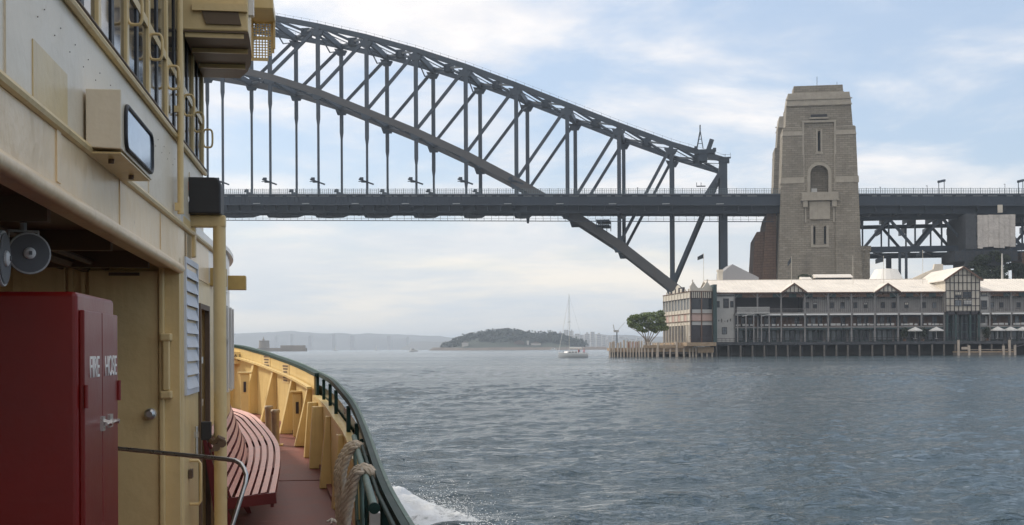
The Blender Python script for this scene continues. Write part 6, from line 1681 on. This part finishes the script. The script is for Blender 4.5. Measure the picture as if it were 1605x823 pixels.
# little gear on the house side wall
gz_ = fa(326, 690, 9.3)
gb = onferry('electrical_box', 'small dark box with dangling fittings tied beside the vent pipe', 'box', fa(315, 675, 8.95)[0], 8.95, fa(320, 690, 8.95)[1])
MB().box(0, -.02, 0, .07, .05, .13).build('box_body', M_RUB, gb, bevel=.006)
MB().tube([(.07, 0, .0), (.1, -.05, -.02), (.13, -.06, .02), (.16, -.05, .0)], .022, 8).lathe([(.03, 0), (.03, .03)], (.15, -.07, -.02), 'y', 10).lathe([(.026, 0), (.026, .03)], (.11, -.07, -.05), 'y', 10).build('shackle', M_DKT, gb)
MB().tube([(-.03, -.01, .1), (-.03, -.01, -.1)], .012, 8).box(-.045, -.02, .02, -.015, .01, .06).build('lever', M_SS, gb)
gh = onferry('wall_grab_rail', 'cream bent grab rail low on the side wall beside the vent pipe', 'handle', WB, 8.75, fa(305, 790, 8.75)[1])
MB().tube([(.0, 0, 0), (.06, 0, 0), (.075, 0, .02), (.075, 0, .28), (.06, 0, .3), (.0, 0, .3)], .011, 8).build('bent_bar', M_Y, gh, smooth=True)
MB().box(-.001, -.05, .18, .02, .05, .24).build('mount', M_DKT, gh)
# ---- curved slatted bench round the front of the house
bn = onferry('slatted_bench', 'long curved bench of worn pink red slats wrapping the deck house front', 'bench', 0, 0, 0)
op = cat([(-.42, 9.9, 0), (-.44, 11.2, 0), (-.47, 12.4, 0), (-.55, 13.6, 0), (-.76, 15.1, 0), (-1.02, 16.3, 0), (-1.6, 17.25, 0), (-2.6, 17.75, 0), (-3.8, 18.0, 0), (-5.0, 18.05, 0)], 8)
def off(pts, i, o):
    p = pts[i]; d = pts[min(i + 1, len(pts) - 1)] - pts[max(i - 1, 0)]; d.normalize(); return p + Vector((-d.y, d.x, 0)) * o
def slat(i0, i1, o0, o1, z0, z1, th, back=False, nm='slat'):
    mb = MB(); n = 0
    for i in range(i0, i1 + 1):
        a, b = off(op, i, o0), off(op, i, o1); zs = dk(op[i].y)
        if back: t = Vector((-(b - a).y, 0, 0))
        d = (b - a).normalized()
        A = Vector((a.x, a.y, zs + z0)); B = Vector((b.x, b.y, zs + z1)); nn = (B - A).normalized(); up = Vector((0, 0, 1)); up = (up - nn * up.dot(nn)).normalized()
        if back: up = (-d + nn * d.dot(nn)).normalized()
        mb.v += [tuple(A), tuple(B), tuple(B - up * th), tuple(A - up * th)]; n += 1
    for i in range(n - 1):
        o = i * 4
        for k in range(4): mb.f.append((o + k, o + 4 + k, o + 4 + (k + 1) % 4, o + (k + 1) % 4))
    mb.f += [(3, 2, 1, 0), ((n - 1) * 4, (n - 1) * 4 + 1, (n - 1) * 4 + 2, (n - 1) * 4 + 3)]
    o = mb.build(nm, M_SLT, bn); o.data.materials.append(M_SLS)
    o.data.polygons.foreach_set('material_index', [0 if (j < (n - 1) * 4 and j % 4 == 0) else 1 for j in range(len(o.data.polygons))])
    return o
SEG = 11                                   # joint between the two bench lengths
nS = 5
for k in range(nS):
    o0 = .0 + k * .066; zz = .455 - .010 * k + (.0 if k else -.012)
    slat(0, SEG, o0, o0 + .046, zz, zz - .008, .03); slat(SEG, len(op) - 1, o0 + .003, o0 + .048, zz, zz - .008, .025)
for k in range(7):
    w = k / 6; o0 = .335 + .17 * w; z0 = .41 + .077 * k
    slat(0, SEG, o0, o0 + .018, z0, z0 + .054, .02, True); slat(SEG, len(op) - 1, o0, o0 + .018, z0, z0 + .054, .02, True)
for i in (0, SEG, 26, 40, 56, 70):
    a, b = off(op, i, .02), off(op, i, .40); zs = dk(op[i].y)
    d = Vector((-(b - a).y, (b - a).x, 0)).normalized() * .02
    c = off(op, i, .54)
    mb = MB(); q = [(a, .36), (a, .425), (b, .375), (c, .93), (off(op, i, .56), .93), (off(op, i, .47), .3), (off(op, i, .30), .005), (off(op, i, .26), .005), (off(op, i, .36), .32)]
    n = len(q); mb.v = [tuple(p - d + Vector((0, 0, zs + z))) for p, z in q] + [tuple(p + d + Vector((0, 0, zs + z))) for p, z in q]
    mb.f = [tuple(range(n)), tuple(reversed(range(n, 2 * n)))] + [(k, k + n, (k + 1) % n + n, (k + 1) % n) for k in range(n)]
    mb.build('bench_bracket', M_SLS, bn)
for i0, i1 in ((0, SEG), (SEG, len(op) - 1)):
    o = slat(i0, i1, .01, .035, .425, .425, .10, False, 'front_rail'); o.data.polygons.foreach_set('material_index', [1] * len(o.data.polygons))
# end frame rail of the bench
a, b = off(op, 0, -.01), off(op, 0, .40)
MB().beam((a.x, a.y - .015, dk(9.9) + .40), (b.x, b.y - .015, dk(9.9) + .36), .03, .085).build('end_rail', M_SLS, bn)
M_BOL = mat('dull_bollard_metal', (.36, .29, .2), .5, .3, var=.2, scale=9)
# steel bollards on the foredeck
for (u, vt, a, r, lab) in ((421.5, 636, 17.2, .052, 'left one of two short steel bollards on the foredeck'), (431.5, 642, 16.4, .052, 'right one of two short steel bollards on the foredeck')):
    b_, zt_ = fa(u, vt, a)
    o = onferry('deck_bollard', lab, 'bollard', b_, a, dk(a), 0, 'steel bollards on the foredeck')
    h_ = zt_ - dk(a)
    MB().lathe([(r * 1.5, 0), (r * 1.5, .015), (r, .02), (r, h_ - .05), (r * 1.15, h_ - .04), (r * 1.15, h_ - .01), (r, h_)], n=20).build('barrel', M_BOL, o, smooth=True)
    MB().box(-r * 1.9, -r * 1.9, -.001, r * 1.9, r * 1.9, .012).build('base_plate', M_YB, o)
# inboard rope rail: green tube on two legs, with hemp fenders coiled over it
rb = .212; rz_ = EYE - .75
rr = onferry('rope_rail', 'short faded green tube rail on legs carrying the coiled ropes', 'rail', rb, 0, 0)
MB().tube([(0, 5.85, rz_), (0, 8.0, rz_ + .005), (0, 10.4, rz_ + .02)], .021, 16, cap=False).tube([(0, 5.85, rz_), (0, 5.87, rz_)], .014, 12).build('tube', M_GRNL, rr, smooth=True)
MB().lathe([(.027, 0), (.027, .03), (.0235, .031)], (0, 5.84, rz_), 'y', 16).lathe([(.013, -.002), (.013, .02)], (0, 5.84, rz_), 'y', 12).build('end_collar', M_GRN, rr, smooth=True)
for y in (6.1, 8.3, 10.2): MB().tube([(0, y, rz_ - .02), (.02, y, dk(y))], .015, 10).build('rail_leg', M_GRN if y < 7 else M_GRNL, rr, smooth=True)
MB().box(-.02, 5.9, .85, .03, 6.0, rz_ - .03).build('foot_plate', M_SS, rr)
def rope(label, yc, drift, turns, wid, hgt, rad, seed, tilt=0.0):
    q = random.Random(seed); o = onferry('coiled_rope', label, 'rope', rb, yc, rz_)
    path = []; N = 26
    for t in range(turns):
        w = wid * q.uniform(.9, 1.1); h = hgt * q.uniform(.85, 1.15); dx = q.uniform(-.012, .012)
        for k in range(N):
            th = PI / 2 + 2 * PI * k / N
            x = dx + w / 2 * math.copysign(abs(math.cos(th)) ** .75, math.cos(th)); z = .024 + rad - h / 2 + h / 2 * math.sin(th)
            if x < 0: x *= 1 + .55 * t / turns
            y = drift * (t + k / N) - drift * turns / 2 + .012 * math.sin(3 * th + t) + tilt * z
            path.append(Vector((x + .008 * math.sin(5 * th + seed), y, z + tilt * 0)))
    # three laid strands
    for s_ in range(3):
        pts = []
        M_ = len(path) * 4
        prev = None; L_ = 0
        last = None
        for j in range(M_ - 4):
            f = j / 4; i = int(f); w = f - i
            p = path[i].lerp(path[min(i + 1, len(path) - 1)], w); d = (path[min(i + 1, len(path) - 1)] - path[i]).normalized()
            if last is not None: L_ += (p - last).length
            last = p
            n1 = Vector((0, 1, 0)); n1 = (n1 - d * n1.dot(d)).normalized(); n2 = d.cross(n1)
            ph = L_ / (rad * 5.2) * 2 * PI + s_ * 2 * PI / 3
            pts.append(p + (n1 * math.cos(ph) + n2 * math.sin(ph)) * rad * .52)
        MB().tube(pts, rad * .56, 6).build('strand', M_ROPE, o, smooth=True)
    return o
rope('thick hemp rope coil hanging over the far half of the green tube rail', 9.2, .075, 5, .215, .80, .0245, 4)
rope('thick hemp rope coil looped over the green tube rail nearest the camera', 7.35, .06, 5, .19, .90, .0235, 9)
o = onferry('frayed_rope_end', 'white frayed rope end lying on the red deck by the coils', 'rope', *[fa(528, 805, 10.9)[0], 10.9, dk(10.9)])
q = random.Random(2)
for k in range(9):
    t = q.uniform(0, 2 * PI); MB().tube([(0, 0, .03), (.05 * math.cos(t), .05 * math.sin(t), .05), (.09 * math.cos(t + .5), .09 * math.sin(t + .5), .012 + q.uniform(0, .05))], [.014, .009], 6) if False else \
    MB().tube([(0, 0, .03), (.05 * math.cos(t), .05 * math.sin(t), .055), (.085 * math.cos(t + .5), .085 * math.sin(t + .5), .015 + q.uniform(0, .05))], .011, 6).build('yarn', M_CANVAS, o, smooth=True)
# green posts and short ladder rail outside, near the frame corner
for (a, w) in ((6.25, .05), (8.1, .035)):
    r, d_ = cap_at(a)
    MB().box(r.x - .05, a - w / 2, dk(a), r.x + .0, a + w / 2, r.z - .03).build('rail_post', M_GRN, fer, bevel=.005)
MB().tube([(cap_at(9.2)[0].x - .05, 9.2, cap_at(9.2)[0].z - .03), (cap_at(8)[0].x - .05, 8, cap_at(8)[0].z - .02), (cap_at(6.5)[0].x - .05, 6.5, cap_at(6.5)[0].z - .015), (.295, 4.0, 1.69), (.295, 0, 1.69)], .012, 12).build('hand_rail_tube', M_GRN, fer, smooth=True)
# ---- foam thrown off the bow
fo_ = MB(); q = random.Random(12)
foam_m = bpy.data.materials.new('white_foam'); foam_m.use_nodes = True
t_ = foam_m.node_tree; pb = t_.nodes['Principled BSDF']; pb.inputs['Base Color'].default_value = (.8, .82, .83, 1); pb.inputs['Roughness'].default_value = .8
nz_ = t_.nodes.new('ShaderNodeTexNoise'); nz_.inputs['Scale'].default_value = 5; nz_.inputs['Detail'].default_value = 8; nz_.inputs['Roughness'].default_value = .7
tc_ = t_.nodes.new('ShaderNodeTexCoord'); t_.links.new(tc_.outputs['Object'], nz_.inputs['Vector'])
bp_ = t_.nodes.new('ShaderNodeBump'); bp_.inputs['Distance'].default_value = .08; t_.links.new(nz_.outputs['Fac'], bp_.inputs['Height']); t_.links.new(bp_.outputs[0], pb.inputs['Normal'])
foam_lace = foam_m.copy(); foam_lace.name = 'lacy_foam'
t2 = foam_lace.node_tree; at_ = t2.nodes.new('ShaderNodeAttribute'); at_.attribute_name = 'cover'
n5 = t2.nodes.new('ShaderNodeTexNoise'); n5.inputs['Scale'].default_value = 4.5; n5.inputs['Detail'].default_value = 9; n5.inputs['Roughness'].default_value = .72; n5.inputs['Distortion'].default_value = .6
tc5 = t2.nodes.new('ShaderNodeTexCoord'); t2.links.new(tc5.outputs['Object'], n5.inputs['Vector'])
ad5 = t2.nodes.new('ShaderNodeMath'); ad5.operation = 'ADD'; t2.links.new(at_.outputs['Fac'], ad5.inputs[0]); t2.links.new(n5.outputs['Fac'], ad5.inputs[1])
mr5 = t2.nodes.new('ShaderNodeMapRange'); mr5.inputs['From Min'].default_value = .86; mr5.inputs['From Max'].default_value = 1.12; t2.links.new(ad5.outputs[0], mr5.inputs['Value'])
t2.links.new(mr5.outputs[0], t2.nodes['Principled BSDF'].inputs['Alpha'])
# lumpy crest of the bow wave
def crest_h(s, w):            # s along (0..1), w across (0..1)
    return .30 * math.sin(PI * min(1, w * 1.05)) ** .8 * (1 - s) ** .7
cl = [at(628, 778, 20.2), at(642, 785, 19.2), at(668, 793, 18.4), at(705, 808, 17.4), at(760, 823, 16.4), at(840, 850, 15.2), at(930, 880, 14.0)]
wid = [.5, .9, 1.4, 1.7, 1.6, 1.3, .9]
path = cat([(p.x, p.y, 0) for p in cl], 14)
mb = MB(); NW = 26
for i, p in enumerate(path):
    s = i / (len(path) - 1); d = (path[min(i + 1, len(path) - 1)] - path[max(i - 1, 0)]).normalized(); nr = Vector((d.y, -d.x, 0))
    wv = np.interp(s * (len(wid) - 1), range(len(wid)), wid)
    for j in range(NW + 1):
        w = j / NW; qv = p + nr * (w - .25) * wv * 1.5
        h = crest_h(s, w) * (1 + .0) ; nn_ = noise.fractal(Vector((qv.x * 2.6, qv.y * 2.6, 1.3)), .75, 2.1, 6)
        mb.v.append((qv.x, qv.y, h + nn_ * .11 - .045 - (.12 if j in (0, NW) else 0) - .06 * s))
for i in range(len(path) - 1):
    for j in range(NW): a = i * (NW + 1) + j; mb.f.append((a, a + 1, a + NW + 2, a + NW + 1))
o = mb.build('bow_foam', foam_lace); ca = o.data.color_attributes.new('cover', 'FLOAT_COLOR', 'POINT')
for i in range(len(path)):
    s = i / (len(path) - 1)
    for j in range(NW + 1):
        w = j / NW; c_ = max(0, min(1, math.sin(PI * w) ** .6 * (1.08 - .75 * s) * min(1, s * 9 + .15))); ca.data[i * (NW + 1) + j].color = (c_, c_, c_, 1)
o.data.polygons.foreach_set('use_smooth', [True] * len(o.data.polygons)); tag(o, 'white foaming bow wave beside the ferry hull', kind='stuff')
mb = MB()
for k in range(2600):       # flecks and droplets round the crest
    i = min(len(path) - 1, int(q.random() ** 1.2 * len(path))); p = path[i]; s = i / len(path)
    rr_ = abs(q.gauss(0, .38)) ; an = q.uniform(0, 2 * PI)
    x, y = p.x + rr_ * math.cos(an) + q.uniform(-.3, .9) * (1 - s), p.y + rr_ * math.sin(an)
    z = float(wave_h(np.array([x]), np.array([y]))[0]) + .01 if q.random() < .75 else q.uniform(0, .35) * (1 - s)
    sz = q.uniform(.005, .015)
    mb.add([(x - sz, y, z), (x, y - sz, z + sz * .3), (x + sz, y, z), (x, y + sz, z + sz * .3), (x, y, z + sz)], [(0, 1, 4), (1, 2, 4), (2, 3, 4), (3, 0, 4)])
tag(mb.build('foam_fleck', foam_m), 'scattered white foam flecks round the bow wave', kind='stuff')

# ================================================================ HAZE
hz = MB().box(-13900, -2900, -1.0, 13900, 13900, 136.5)
hm = bpy.data.materials.new('harbour_haze'); hm.use_nodes = True
for n_ in list(hm.node_tree.nodes):
    if n_.type == 'BSDF_PRINCIPLED': hm.node_tree.nodes.remove(n_)
pv = hm.node_tree.nodes.new('ShaderNodeVolumePrincipled'); pv.inputs['Color'].default_value = (.76, .87, 1.0, 1); pv.inputs['Density'].default_value = 0.00018
pv.inputs['Anisotropy'].default_value = 0.2
hm.node_tree.links.new(pv.outputs[0], hm.node_tree.nodes['Material Output'].inputs['Volume'])

o = hz.build('haze', hm); tag(o, 'pale sea haze filling the harbour air', kind='stuff')
